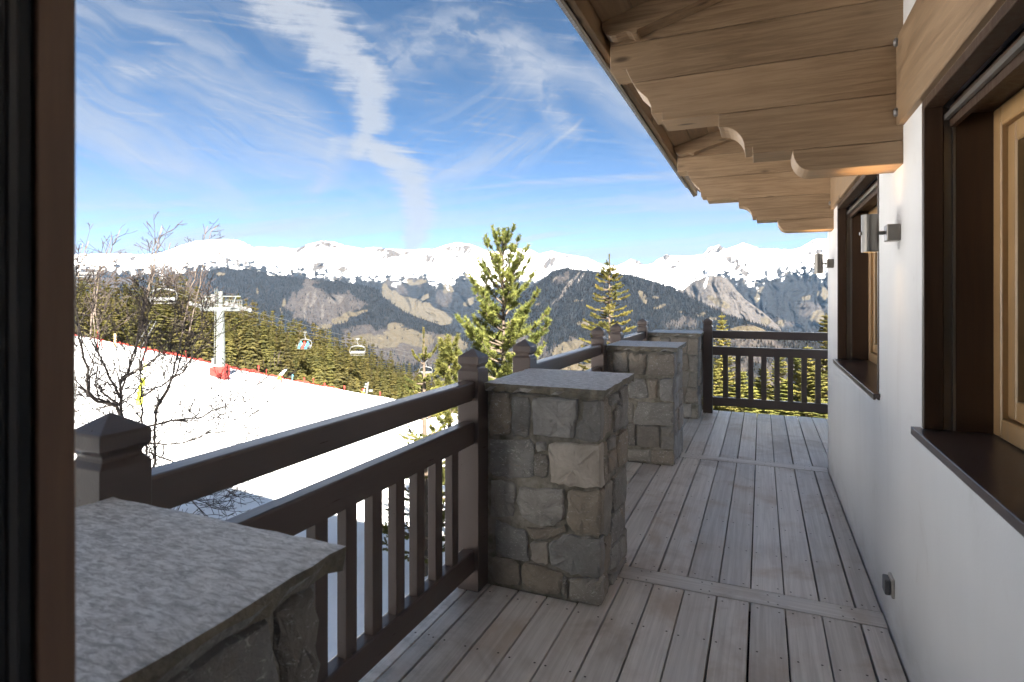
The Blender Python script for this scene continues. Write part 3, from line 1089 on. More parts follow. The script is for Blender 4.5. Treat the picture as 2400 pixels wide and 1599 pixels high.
# ------------------------------------------------------------------ wall lamps (lit, up and down)
def build_lamp(y, label):
    cx, cz = 0.405, 1.679
    t = empty('wall_lamp', (WALL_X, y, 1.679))
    tag(t, label, 'wall lamp', 'cylindrical wall lamps')
    m = MB()
    m.box((0.458, y - 0.034, 1.645), (WALL_X, y + 0.034, 1.711))
    m.build('wall_box', M['lamp'], t, bevel=0.003)
    m = MB()
    m.box((cx - 0.038, y - 0.009, 1.673), (0.4575, y + 0.009, 1.687))
    m.build('arm', M['lamp'], t, bevel=0.002)
    # open tube
    m = MB()
    n = 24
    r0, r1, a, b = 0.0315, 0.0285, 1.603, 1.755
    rings = [[(cx + r * math.cos(k * 2 * math.pi / n), y + r * math.sin(k * 2 * math.pi / n), z) for k in range(n)] for r, z in ((r1, 1.63), (r1, a), (r0, a), (r0, b), (r1, b), (r1, 1.73))]
    vs = [p for r in rings for p in r]
    m.add(vs, [(i * n + k, i * n + (k + 1) % n, (i + 1) * n + (k + 1) % n, (i + 1) * n + k) for i in range(5) for k in range(n)])
    m.build('tube', M['lamp'], t, smooth=False)
    for zz, nm in ((1.631, 'lamp_lens'), (1.729, 'lamp_lens')):
        m = MB()
        m.add([(cx + 0.0284 * math.cos(k * 2 * math.pi / n), y + 0.0284 * math.sin(k * 2 * math.pi / n), zz) for k in range(n)], [tuple(range(n))])
        m.build(nm, M['lamp_glow'], t, fix=False)
    for s in (1, -1):
        ld = bpy.data.lights.new('lamp_bulb', 'SPOT')
        ld.energy = 0.42 if s > 0 else 0.08
        ld.color = (1.0, 0.62, 0.28)
        ld.spot_size = R(75)
        ld.spot_blend = 0.8
        ld.shadow_soft_size = 0.02
        lo = bpy.data.objects.new('lamp_bulb', ld)
        COL.objects.link(lo)
        lo.parent = t
        lo.location = (cx - WALL_X, 0, 0.058 * s)
        lo.rotation_euler = (R(180) if s > 0 else 0, 0, 0)


build_lamp(2.742, 'lit nickel tube lamp on the plaster between the two windows')
build_lamp(5.052, 'lit nickel tube lamp at the far corner of the wall')


def build_socket():
    y, z = 2.862, 0.213
    t = empty('outdoor_socket', (WALL_X, y, z))
    tag(t, 'small grey outdoor power socket low on the white wall', 'socket')
    m = MB()
    m.box((WALL_X - 0.012, y - 0.040, z - 0.040), (WALL_X + 0.002, y + 0.040, z + 0.040))
    m.build('back_plate', M['socket_rim'], t, bevel=0.006, segs=2)
    m = MB()
    m.box((WALL_X - 0.034, y - 0.032, z - 0.032), (WALL_X - 0.0125, y + 0.032, z + 0.032))
    m.build('lid', M['socket'], t, bevel=0.006, segs=2)


build_socket()


# ------------------------------------------------------------------ door frame at the left edge of the picture
def build_door_frame():
    t = empty('door_frame', (-0.47, 0.2, 0))
    tag(t, 'dark brown door frame very close at the left edge of the picture', 'door frame')
    for nm, mat, x, y0, y1 in (('frame_wood', M['jamb_wood'], -0.436, 0.2262, 0.2500), ('rubber_seal', M['black'], -0.440, 0.2170, 0.2260),
                               ('metal_strip', M['gasket_grey'], -0.437, 0.2105, 0.2168), ('inner_edge', M['black'], -0.4375, 0.160, 0.2103)):
        m = MB()
        m.box((x - 0.06, y0, -0.03), (x, y1, 2.25))
        m.build(nm, mat, t, bevel=0.001)


build_door_frame()


# ------------------------------------------------------------------ fast triangle meshes
class Soup:
    """numpy triangle / quad soup"""
    def __init__(self):
        self.t = []

    def tris(self, a, b, c):
        self.t.append(np.stack([np.atleast_2d(a), np.atleast_2d(b), np.atleast_2d(c)], 1).astype(np.float32))

    def mesh(self, name, mat):
        T = np.concatenate(self.t, 0)
        n = len(T)
        me = bpy.data.meshes.new(name)
        me.vertices.add(n * 3)
        me.vertices.foreach_set('co', T.reshape(-1))
        me.loops.add(n * 3)
        me.loops.foreach_set('vertex_index', np.arange(n * 3, dtype=np.int32))
        me.polygons.add(n)
        me.polygons.foreach_set('loop_start', np.arange(0, n * 3, 3, dtype=np.int32))
        me.polygons.foreach_set('loop_total', np.full(n, 3, dtype=np.int32))
        me.materials.append(mat)
        me.update(calc_edges=True)
        return me


def grid_mesh(name, P, mats, attrs=None, smooth=True, wrap=False):
    """P: (rows, cols, 3)"""
    r, c, _ = P.shape
    me = bpy.data.meshes.new(name)
    me.vertices.add(r * c)
    me.vertices.foreach_set('co', P.reshape(-1).astype(np.float32))
    i, j = np.meshgrid(np.arange(r - 1), np.arange(c if wrap else c - 1), indexing='ij')
    jn = (j + 1) % c
    q = np.stack([i * c + j, i * c + jn, (i + 1) * c + jn, (i + 1) * c + j], -1).reshape(-1, 4).astype(np.int32)
    n = len(q)
    me.loops.add(n * 4)
    me.loops.foreach_set('vertex_index', q.reshape(-1))
    me.polygons.add(n)
    me.polygons.foreach_set('loop_start', np.arange(0, n * 4, 4, dtype=np.int32))
    me.polygons.foreach_set('loop_total', np.full(n, 4, dtype=np.int32))
    if smooth:
        me.polygons.foreach_set('use_smooth', np.ones(n, dtype=bool))
    for m in (mats if isinstance(mats, (list, tuple)) else [mats]):
        me.materials.append(m)
    me.update(calc_edges=True)
    for k, a in (attrs or {}).items():
        at = me.attributes.new(k, 'FLOAT', 'POINT')
        at.data.foreach_set('value', a.reshape(-1).astype(np.float32))
    return me


def link(name, me, parent=None, loc=None):
    o = bpy.data.objects.new(name, me)
    COL.objects.link(o)
    if parent is not None:
        o.parent = parent
    if loc is not None:
        o.location = loc
    return o


def attr(t, name):
    n = t.node('ShaderNodeAttribute')
    n.attribute_name = name
    return n.outputs['Fac']


def sstep(x, a, b):
    t = np.clip((x - a) / (b - a), 0, 1)
    return t * t * (3 - 2 * t)


# ------------------------------------------------------------------ the ground round the chalet: ski slope falling towards the valley
EDGE = np.array([(60, 782, 78), (172, 800, 80), (266, 816, 83), (400, 839, 88), (517, 866, 93), (600, 881, 97), (655, 893, 99), (720, 903, 102), (800, 917, 105),
                 (860, 929, 108), (905, 938, 110), (1000, 957, 113), (1100, 985, 114), (1250, 1020, 112)], float)


def edge_v(u):
    return np.interp(u, EDGE[:, 0], EDGE[:, 1])


def edge_d(u):
    return np.interp(u, EDGE[:, 0], EDGE[:, 2])


def u_dir(u):
    a = (np.asarray(u, float) - 1200) / F_PX
    return a * CY - SY, a * SY + CY


CTRL = []


def ctrl_px(u, v, d):
    p = pix(u, v, d)
    CTRL.append((p.x, p.y, p.z))


for u_, v_, d_ in EDGE:
    ctrl_px(u_, v_, d_)
    x_, y_ = u_dir(u_)
    z_ = ZC + (HORIZON - v_) / F_PX * d_
    for k_, dz_ in ((1.08, -2.2), (1.3, -10), (1.8, -30), (3.0, -75), (8.0, -220), (16, -420)):
        CTRL.append((x_ * d_ * k_, y_ * d_ * k_, z_ + dz_))
for u_, v_, d_ in ((750, 1590, 8.5), (300, 1330, 9.5), (1050, 1345, 10.6), (560, 1112, 16.0), (200, 1010, 22), (400, 960, 36), (700, 1000, 32), (172, 900, 44), (300, 870, 58),
                   (600, 940, 62), (760, 960, 66), (950, 1010, 58), (1040, 1120, 25), (60, 900, 42), (60, 1100, 16), (850, 1050, 30)):
    ctrl_px(u_, v_, d_)
for az_, rows_ in ((-12, ((8, -5.2), (15, -7.5), (30, -14), (60, -30), (150, -75), (400, -170), (1500, -430))),
                   (-40, ((8, -5.2), (15, -8.0), (30, -15), (60, -32), (150, -80), (400, -175), (1500, -430))),
                   (-75, ((8, -4.8), (15, -7), (30, -12), (60, -22), (150, -50), (400, -120), (1500, -300))),
                   (8, ((8, -5.0), (15, -7.2), (30, -13), (60, -27), (150, -70), (400, -165), (1500, -430))),
                   (-130, ((6, -4.5), (15, -4.5), (60, -2), (300, 10), (1500, 60))), (180, ((6, -4.3), (15, -4), (60, 2), (300, 25), (1500, 90))),
                   (120, ((6, -4.2), (15, -3.8), (60, 1), (300, 20), (1500, 60))), (85, ((6, -4.2), (15, -3.4), (60, -1), (300, 5), (1500, 0)))):
    for d_, z_ in rows_:
        CTRL.append((-math.sin(R(az_)) * d_, math.cos(R(az_)) * d_, z_))
CTRL = np.array(CTRL)


def log_xy(x, y):
    r = np.hypot(x, y)
    k = np.log(1 + r / 6.0) / np.maximum(r, 1e-6)
    return np.stack([x * k, y * k], -1)


def tps_solve(C, lam=0.003):
    Q = log_xy(C[:, 0], C[:, 1])
    D = np.linalg.norm(Q[:, None] - Q[None], axis=-1)
    K = np.where(D > 0, D * D * np.log(np.maximum(D, 1e-9)), 0) + lam * np.eye(len(C))
    Pm = np.c_[np.ones(len(C)), Q]
    A = np.block([[K, Pm], [Pm.T, np.zeros((3, 3))]])
    w = np.linalg.solve(A, np.r_[C[:, 2], 0, 0, 0])
    return Q, w


TQ, TW = tps_solve(CTRL)


def ground_z(x, y):
    x, y = np.asarray(x, float), np.asarray(y, float)
    q = log_xy(x.reshape(-1), y.reshape(-1))
    out = np.empty(len(q))
    for s in range(0, len(q), 20000):
        D = np.linalg.norm(q[s:s + 20000, None] - TQ[None], axis=-1)
        out[s:s + 20000] = np.where(D > 0, D * D * np.log(np.maximum(D, 1e-9)), 0) @ TW[:len(TQ)] + TW[len(TQ)] + q[s:s + 20000] @ TW[len(TQ) + 1:]
    return out.reshape(x.shape)


def build_ground():
    rad = np.concatenate([[0.01], np.geomspace(2.5, 1500, 210)])
    az = np.concatenate([np.arange(-60, 95, 0.28), np.arange(95, 300, 2.0)])
    A, Rr = np.meshgrid(np.radians(az), rad)
    X, Y = -np.sin(A) * Rr, np.cos(A) * Rr
    Z = ground_z(X, Y)
    bumpz = (fbm(X / 7, Y / 7, 4, 3) - 0.5) * 0.5 * sstep(Rr, 3, 25) + (fbm(X / 1.6, Y / 1.6, 3, 8) - 0.5) * 0.10
    Z = Z + bumpz
    # snow where the piste is: this side of its far edge, left of the wooded bank on the right
    fw = -X * SY + Y * CY
    u = np.where(fw > 0.3, 1200 + F_PX * (X * CY + Y * SY) / np.maximum(fw, 0.3), -4000)
    dd = np.maximum(fw, 0.01)
    s = sstep(dd / edge_d(u), 1.10, 1.03)
    s = np.where(u > 1050, s * sstep(u, 1180, 1060), s)
    s = np.where(fw <= 0.3, 1.0, s)
    me = grid_mesh('ground', np.stack([X, Y, Z], -1), GROUND_MAT, {'snow': s}, wrap=True)
    o = link('ground', me)
    tag(o, kind='structure')


def ground_mat():
    m, t, b = new_mat('snow_and_forest_floor')
    pos = t.node('ShaderNodeNewGeometry').outputs['Position']
    n1 = t.noise(pos, 0.35, 5, 0.6)
    n2 = t.noise(t.scale(pos, (1, 1, 1)), 2.2, 5, 0.65)
    n3 = t.noise(pos, 14, 4, 0.6)
    s = t.ramp(t.math('ADD', attr(t, 'snow'), t.math('MULTIPLY', t.math('SUBTRACT', n1, 0.5), 0.8)), 0.42, 0.58)
    # groomed streaks and slushy, slightly dirty patches
    streak = t.noise(t.scale(pos, (0.55, 0.10, 0.3)), 1.0, 5, 0.6, 0.6)
    snow = t.mix(t.ramp(streak, 0.45, 0.75), (0.86, 0.87, 0.89), (0.77, 0.765, 0.75))
    dirt = t.noise(pos, 0.12, 5, 0.62, 0.4)
    snow = t.mix(t.math('MULTIPLY', t.ramp(dirt, 0.60, 0.78), 0.45), snow, (0.60, 0.55, 0.47))
    floor = t.mix(t.ramp(n2, 0.3, 0.7), (0.05, 0.042, 0.024), (0.15, 0.125, 0.07))
    floor = t.mix(t.ramp(n1, 0.5, 0.7), floor, (0.06, 0.065, 0.03))
    t.put(b.inputs['Base Color'], t.mix(s, floor, snow))
    t.put(b.inputs['Roughness'], t.ramp(s, 0, 1, 0.95, 0.62, smooth=False))
    bump(t, b, t.math('ADD', t.math('MULTIPLY', n2, 1.0), t.math('MULTIPLY', n3, 0.25)), 0.35, 0.12)
    return m


GROUND_MAT = ground_mat()
build_ground()


# ------------------------------------------------------------------ mountains
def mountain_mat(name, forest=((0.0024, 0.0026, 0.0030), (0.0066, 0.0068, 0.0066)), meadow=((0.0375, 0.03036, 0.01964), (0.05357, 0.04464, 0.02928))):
    m, t, b = new_mat(name)
    pos = t.node('ShaderNodeNewGeometry').outputs['Position']
    n_big = t.noise(pos, 0.004, 5, 0.6)
    n_mid = t.noise(t.scale(pos, (1, 1, 0.45)), 0.016, 5, 0.65)
    n_tree = t.noise(t.scale(pos, (1, 1, 0.5)), 0.055, 3, 0.7)
    n_fine = t.noise(pos, 0.035, 5, 0.68)
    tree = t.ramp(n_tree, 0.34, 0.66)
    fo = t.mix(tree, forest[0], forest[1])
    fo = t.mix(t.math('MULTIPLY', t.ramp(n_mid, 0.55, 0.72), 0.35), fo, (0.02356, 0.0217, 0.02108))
    me = t.mix(t.ramp(n_fine, 0.3, 0.7), *meadow)
    me = t.mix(t.ramp(n_tree, 0.60, 0.68), me, forest[0])
    ro = t.mix(t.ramp(n_fine, 0.32, 0.68), (0.02455, 0.02098, 0.01875), (0.0558, 0.0491, 0.0433))
    scr = t.mix(t.ramp(n_tree, 0.35, 0.65), (0.01518, 0.01295, 0.01295), (0.03794, 0.03214, 0.02768))
    sn = (0.90, 0.90, 0.91)

    def edge(a, k, w=0.10, src=n_mid):
        return t.ramp(t.math('ADD', attr(t, a), t.math('MULTIPLY', t.math('SUBTRACT', src, 0.5), k)), 0.5 - w, 0.5 + w)
    mixn = t.math('ADD', t.math('MULTIPLY', n_mid, 0.5), t.math('MULTIPLY', n_fine, 0.5))
    c = t.mix(edge('scrub', 1.3, 0.28, mixn), fo, scr)
    c = t.mix(edge('meadow', 1.5, 0.22, mixn), c, me)
    c = t.mix(edge('rock', 1.3, 0.18, mixn), c, ro)
    c = t.mix(t.math('POWER', edge('snow', 1.5, 0.36, mixn), 4.5), c, sn)
    c = t.mix(t.math('POWER', edge('bare', 1.5, 0.16, mixn), 0.45), c, ro)
    t.put(b.inputs['Base Color'], c)
    b.inputs['Roughness'].default_value = 0.9
    b.inputs['Specular IOR Level'].default_value = 0.1
    bump(t, b, t.math('ADD', t.math('MULTIPLY', n_tree, 1.0), t.math('MULTIPLY', n_mid, 1.5)), 0.4, 20.0)
    return m


def blob(u, v, polys, soft=6.0, wob=9.0, seed=1):
    """union of ellipses (u, v, ru, rv[, angle deg]) with wandering edges, in photograph pixels"""
    wu = u + (fbm(u / 22, v / 16, 4, seed) - 0.5) * 2 * wob
    wv = v + (fbm(u / 22 + 50, v / 16 + 9, 4, seed + 5) - 0.5) * 2 * wob
    out = np.zeros_like(u, float)
    for e in polys:
        cu, cv, ru, rv = e[:4]
        an = math.radians(e[4]) if len(e) > 4 else 0.0
        du, dv = wu - cu, wv - cv
        a, b = du * math.cos(an) + dv * math.sin(an), -du * math.sin(an) + dv * math.cos(an)
        r = np.sqrt((a / ru) ** 2 + (b / rv) ** 2)
        out = np.maximum(out, sstep(r, 1.25, 0.75))
    return out


def layer(name, crest, d_crest, foot_v, d_foot, amp, seed, masks, mat, u0, u1, du=2.2, nt=110, prof=1.0, gul=46.0):
    """one mountainside: crest line (u, v) at d_crest, running down and towards the viewer to foot_v at d_foot"""
    cr = np.array(crest, float)
    us = np.arange(u0, u1 + du, du)
    vc = np.interp(us, cr[:, 0], cr[:, 1])
    vc = vc + (fbm(us / 9.0, us * 0 + seed, 4, seed) - 0.5) * 2.2
    dc = np.interp(us, *np.array(d_crest, float).T)
    df = np.interp(us, *np.array(d_foot, float).T)
    vf = np.interp(us, *np.array(foot_v, float).T)
    t = np.linspace(0, 1, nt)[:, None] ** 1.15
    V = vc + (vf - vc) * t
    D = dc + (df - dc) * t ** prof
    U = np.broadcast_to(us, V.shape)
    wu = U + (fbm(U / 70, V / 60, 3, seed + 3) - 0.5) * 70
    g = ridged(wu / gul, V / (gul * 3.2), 5, seed) - 0.5
    g2 = ridged(wu / (gul * 0.35), V / (gul * 0.9), 4, seed + 7) - 0.5
    env = sstep(t, 0.0, 0.10) * 0.9 + 0.1
    D = D + amp * (g * 1.6 + g2 * 0.45) * env
    a, b = (U - 1200) / F_PX, (HORIZON - V) / F_PX
    P = np.stack([(a * CY - SY) * D, (a * SY + CY) * D, ZC + b * D], -1)
    # far side, so that the ridge has a back
    back = P[0].copy()
    dirx, diry = u_dir(us)
    back = np.stack([back[:, 0] + dirx * 900, back[:, 1] + diry * 900, back[:, 2] - 500], -1)
    P = np.concatenate([back[None], P], 0)
    mk = masks(U, V, t, g)
    at = {}
    for k in ('snow', 'rock', 'meadow', 'scrub', 'bare'):
        w = mk.get(k, np.zeros_like(U))
        w = np.broadcast_to(w, U.shape)
        at[k] = np.concatenate([w[:1], w], 0)
    me = grid_mesh(name, P[::-1], mat, {k: v[::-1] for k, v in at.items()})
    o = link(name, me)
    tag(o, kind='structure')
    return o


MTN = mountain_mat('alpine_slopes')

CREST_A = [(-400, 560), (0, 590), (175, 596), (266, 595), (340, 597), (379, 593), (415, 579), (458, 565), (505, 562), (548, 561.5), (578, 570), (598, 579), (641, 580.5), (664, 580), (694, 584), (721, 573), (753, 565), (782, 567.6),
           (810, 576.5), (852, 583.5), (874, 580), (935, 585), (960, 587), (998, 583.5), (1014, 585), (1046, 575), (1069, 568.5), (1104, 572.7), (1135, 586), (1158, 591), (1188, 588), (1204, 581), (1223, 585), (1242, 584.5), (1264, 595.6),
           (1293, 589), (1319, 595.6), (1338, 598), (1363, 602), (1376, 605), (1398, 615), (1418, 623), (1443, 624), (1464, 616), (1478, 608), (1494, 611), (1513, 622), (1535, 613), (1553, 601), (1561, 595), (1574, 600), (1623, 600), (1649, 595.6),
           (1661, 581), (1674, 578), (1687, 574), (1700, 584.5), (1720, 578), (1741, 569.5), (1760, 575), (1779, 583), (1824, 583.5), (1856, 586), (1875, 581), (1907, 562), (1942, 558), (2100, 590), (2500, 600), (2900, 560)]
SNOWLINE = np.array([(-400, 630), (170, 628), (250, 630), (349, 640), (409, 637), (508, 624), (548, 614), (600, 622), (631, 634), (694, 642), (791, 649), (840, 655), (887, 660), (941, 655), (982, 642), (1010, 655), (1030, 668), (1060, 668), (1094, 648), (1123, 672), (1150, 668),
                     (1200, 665), (1239, 664), (1287, 640), (1330, 640), (1414, 650), (1500, 668), (1582, 682), (1620, 668), (1671, 650), (1706, 648), (1740, 652), (1776, 664), (1810, 652), (1862, 634), (1900, 640), (1943, 644), (2400, 650)], float)


def masks_a(U, V, t, g):
    line = np.interp(U, SNOWLINE[:, 0], SNOWLINE[:, 1])
    tong = (fbm(U / 13, V / 46, 5, 91) - 0.5) * 30 + (ridged(U / 30, V / 60, 3, 45) - 0.5) * 26
    right = sstep(U, 1690, 1780)
    tong = tong * (1 + right * 0.9)
    h = line + tong - V
    snow = np.clip(0.62 + h / 34, -0.4, 1.6)
    # bare spots get denser towards the snow line
    spots = fbm(U / 9, V / 5.5, 4, 12)
    dens = np.interp(line - V, [-20, 0, 25, 55, 90], [0.62, 0.46, 0.31, 0.15, 0.05])
    snow = np.where(spots < dens * 0.98, snow - 0.7, snow)
    rock = blob(U, V, [(905, 588, 34, 5, 6), (925, 598, 22, 5, 0), (905, 601, 8, 5), (950, 593, 14, 4, -14), (1076, 584, 36, 9, 0), (1062, 602, 18, 5), (1008, 608, 9, 12, -30), (745, 626, 20, 9, -8), (803, 629, 16, 6, 10), (705, 583, 13, 4, -30),
                        (770, 573, 20, 5, 12), (583, 574, 16, 4, 32), (742, 576, 10, 4, -20), (803, 578, 6, 3), (1500, 617, 22, 6, 14), (1560, 602, 13, 7), (1525, 616, 12, 3, -20), (1678, 586, 20, 8, -26), (1690, 580, 9, 7, -20), (1716, 610, 16, 8, 30),
                        (1731, 630, 14, 7, 40), (1745, 641, 12, 6, 30), (1590, 611, 6, 3), (1577, 625, 10, 4, -20), (1908, 568, 10, 4, -30), (1920, 588, 8, 5), (312, 606, 10, 6), (272, 611, 5, 4), (377, 632, 30, 12), (225, 640, 26, 8),
                        (1330, 600, 14, 2.5, 10), (1300, 606, 7, 2), (1352, 622, 6, 2), (1290, 616, 18, 8, -45)], wob=5, seed=21)
    stripes = sstep(fbm((U + V * 0.5) / 5.0, V / 16, 3, 33), 0.38, 0.58)
    rock = rock * (0.5 + 0.8 * stripes)
    tan = blob(U, V, [(1030, 640, 15, 14, 40), (1042, 655, 17, 12, 40), (1050, 675, 12, 16, -30), (1110, 650, 32, 8, 25), (1135, 665, 16, 10), (960, 662, 16, 6, 20), (985, 660, 12, 5), (905, 685, 11, 20, -10),
                      (985, 725, 78, 20, 22), (940, 700, 30, 9, 28), (1020, 745, 40, 12, 20), (995, 695, 10, 8), (985, 663, 14, 5, -25), (1960, 660, 10, 22), (1930, 690, 12, 20, 20), (1890, 700, 12, 6, -40), (1915, 740, 16, 14), (1780, 690, 6, 20, 25), (1830, 760, 16, 6, -20), (1100, 705, 14, 9, -30)], wob=8, seed=40)
    scr = blob(U, V, [(960, 650, 36, 10, 30), (930, 670, 30, 14, 35), (1040, 700, 16, 22, -20), (1260, 640, 30, 14, -35), (1900, 725, 34, 16), (1840, 760, 40, 12), (230, 640, 70, 10)], wob=14, seed=61) * 0.6
    zone = sstep(fbm(U / 95, V / 34, 3, 301), 0.44, 0.62)
    ribs = sstep(fbm((U + V * 0.6) / 6.5, V / 11, 5, 311), 0.55, 0.66) * zone * sstep(V, 570, 590) * 0.62
    rock = np.maximum(rock, ribs)
    return {'snow': snow, 'bare': rock * sstep(line + 16 - V, 0, 10), 'meadow': tan * sstep(V, line - 20, line + 4), 'scrub': scr}


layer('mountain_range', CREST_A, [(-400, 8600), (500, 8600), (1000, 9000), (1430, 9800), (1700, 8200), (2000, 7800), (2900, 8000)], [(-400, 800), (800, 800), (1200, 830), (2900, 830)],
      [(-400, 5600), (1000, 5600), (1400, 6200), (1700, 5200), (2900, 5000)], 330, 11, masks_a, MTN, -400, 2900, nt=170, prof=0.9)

# rocky spur on the right
CREST_D = [(1540, 760), (1575, 690), (1600, 672), (1632, 658), (1660, 647), (1690, 647), (1706, 655), (1725, 678), (1745, 700), (1775, 722), (1800, 742), (1825, 765), (1850, 800)]


def masks_d(U, V, t, g):
    r = np.ones_like(U) * 0.9
    fo = blob(U, V, [(1715, 690, 12, 8, 40), (1590, 700, 30, 12, 30), (1770, 770, 30, 8, 30)], wob=8, seed=5)
    med = blob(U, V, [(1690, 712, 26, 7, 22), (1795, 752, 12, 8, 40), (1668, 700, 12, 5, 30)], wob=5, seed=9)
    sn = blob(U, V, [(1606, 672, 14, 7, -30), (1653, 662, 4, 16, 12)], wob=5, seed=3)
    return {'rock': r - fo * 0.5 - med, 'scrub': np.ones_like(U) * 0.6, 'meadow': med * 0.9, 'snow': sn * 0.8}


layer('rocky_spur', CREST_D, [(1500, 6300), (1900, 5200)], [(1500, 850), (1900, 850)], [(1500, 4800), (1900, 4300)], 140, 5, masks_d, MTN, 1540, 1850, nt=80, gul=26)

# big wooded spur in the middle
CREST_C = [(1020, 905), (1060, 850), (1100, 800), (1140, 760), (1190, 716), (1234, 680), (1262, 664), (1290, 640), (1322, 628), (1360, 633), (1414, 638), (1472, 644), (1500, 650), (1545, 664), (1582, 681), (1620, 698), (1660, 718), (1700, 738), (1760, 757), (1820, 775), (1900, 800), (2000, 850)]


def masks_c(U, V, t, g):
    med = blob(U, V, [(1505, 692, 11, 7, 40), (1510, 706, 6, 10, -20), (1535, 700, 10, 4, 10), (1545, 718, 16, 4, -12), (1368, 758, 18, 6, 5), (1600, 735, 8, 3), (1640, 740, 14, 4), (1670, 748, 12, 4), (1700, 725, 14, 3.5, 25), (1330, 815, 40, 14, -25), (1290, 850, 40, 12), (1440, 770, 10, 5), (1355, 703, 10, 3, -10), (1260, 712, 8, 3, -20)], wob=6, seed=14)
    gully = blob(U, V, [(1331, 668, 22, 3.5, -52), (1318, 690, 18, 3, -55), (1345, 655, 22, 3, -50), (1300, 655, 12, 3, -45), (1362, 652, 16, 2.5, -55), (1302, 705, 12, 1.8, -45)], wob=3.5, seed=27)
    scr = blob(U, V, [(1350, 840, 90, 50), (1240, 830, 60, 60), (1325, 650, 26, 14, -40), (1600, 760, 40, 14)], wob=18, seed=71) * 0.62
    return {'meadow': med, 'rock': gully * 0.95, 'scrub': scr, 'snow': gully * 0.45 * sstep(V, 690, 650)}


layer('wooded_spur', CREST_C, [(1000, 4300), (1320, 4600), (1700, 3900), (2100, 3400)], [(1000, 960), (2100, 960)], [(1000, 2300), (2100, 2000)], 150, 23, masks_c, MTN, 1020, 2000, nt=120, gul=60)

# wooded mountainside on the left
CREST_B = [(-300, 640), (170, 652), (300, 650), (400, 645), (508, 632), (548, 622), (600, 632), (640, 645), (694, 652), (791, 660), (850, 668), (887, 680), (900, 700), (925, 716), (950, 732), (985, 747), (1020, 758), (1060, 772), (1110, 800), (1170, 830), (1230, 862), (1300, 905)]


def masks_b(U, V, t, g):
    med = blob(U, V, [(812, 740, 24, 6, -16), (840, 735, 24, 5, -14), (795, 750, 20, 8), (760, 765, 20, 8), (600, 680, 3, 10), (520, 640, 10, 5), (675, 640, 10, 5), (925, 765, 22, 9), (960, 790, 60, 18, 8), (880, 800, 60, 18), (1060, 800, 40, 12, 20), (668, 712, 3, 12, 10), (660, 730, 2.5, 8)], wob=8, seed=52)
    scr = blob(U, V, [(730, 700, 40, 40), (790, 715, 40, 26), (720, 665, 18, 14), (760, 745, 60, 22), (690, 720, 16, 40), (980, 820, 120, 40), (860, 790, 70, 24), (830, 705, 26, 16), (240, 660, 80, 20)], wob=20, seed=66) * 0.72
    rk = blob(U, V, [(716, 720, 4, 34, 8), (735, 700, 5, 26, 20), (755, 730, 4, 24), (785, 700, 22, 12)], wob=9, seed=83) * 0.75
    sn = blob(U, V, [(560, 628, 30, 5, 8), (625, 640, 22, 4, 14)], wob=8, seed=31) * 0.62
    return {'meadow': med, 'scrub': scr, 'rock': rk, 'snow': sn}


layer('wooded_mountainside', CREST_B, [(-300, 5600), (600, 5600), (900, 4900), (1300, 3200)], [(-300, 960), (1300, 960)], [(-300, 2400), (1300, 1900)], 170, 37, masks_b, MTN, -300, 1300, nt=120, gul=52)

# low meadow hill and valley floor
CREST_E = [(900, 880), (1100, 860), (1280, 850), (1400, 846), (1500, 830), (1620, 806), (1680, 782), (1720, 768), (1755, 759), (1790, 772), (1830, 786), (1900, 800), (2300, 820)]


def masks_e(U, V, t, g):
    med = blob(U, V, [(1745, 772, 50, 10, 6), (1800, 785, 40, 8), (1340, 862, 60, 12), (1690, 790, 30, 6)], wob=7, seed=15)
    scr = np.clip(fbm(U / 30, V / 20, 4, 77) * 1.5 - 0.25, 0, 1)
    return {'meadow': med, 'scrub': scr}


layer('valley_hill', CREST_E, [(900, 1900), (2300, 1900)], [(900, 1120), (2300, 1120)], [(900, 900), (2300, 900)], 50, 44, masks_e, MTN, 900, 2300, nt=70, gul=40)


# scattered conifers that give the wooded slopes their grain
def far_conifers():
    rg = np.random.default_rng(5)
    S = Soup()
    dg = bpy.context.evaluated_depsgraph_get()
    for nm, cnt, hmin, hmax in (('wooded_spur', 26000, 16, 28), ('wooded_mountainside', 24000, 16, 28), ('valley_hill', 6000, 10, 18)):
        ob = bpy.data.objects[nm]
        me = ob.data
        n = len(me.vertices)
        co = np.empty(n * 3)
        me.vertices.foreach_get('co', co)
        co = co.reshape(-1, 3)
        ok = np.ones(n, bool)
        for a_, lim in (('meadow', 0.4), ('rock', 0.5), ('snow', 0.4), ('scrub', 0.62)):
            v = np.empty(n, np.float32)
            me.attributes[a_].data.foreach_get('value', v)
            ok &= (v < lim) | (rg.random(n) < 0.12)
        idx = np.nonzero(ok)[0]
        k = rg.choice(idx, cnt)
        p = co[k] + np.c_[rg.normal(0, 10, cnt), rg.normal(0, 10, cnt), np.zeros(cnt)]
        h = rg.uniform(hmin, hmax, cnt)
        r = h * rg.uniform(0.15, 0.22, cnt)
        top = p + np.c_[np.zeros(cnt), np.zeros(cnt), h * 0.85]
        ph = rg.uniform(0, 6.28, cnt)
        ring = [p + np.c_[np.cos(ph + q) * r, np.sin(ph + q) * r, -h * 0.15] for q in (0, 1.571, 3.142, 4.712)]
        for q in range(4):
            S.tris(ring[q], ring[(q + 1) % 4], top)
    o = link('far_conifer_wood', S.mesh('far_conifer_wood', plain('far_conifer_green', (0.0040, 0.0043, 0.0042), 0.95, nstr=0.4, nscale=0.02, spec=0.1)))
    tag(o, 'dark conifer wood covering the slopes across the valley', 'forest', kind='stuff')


far_conifers()


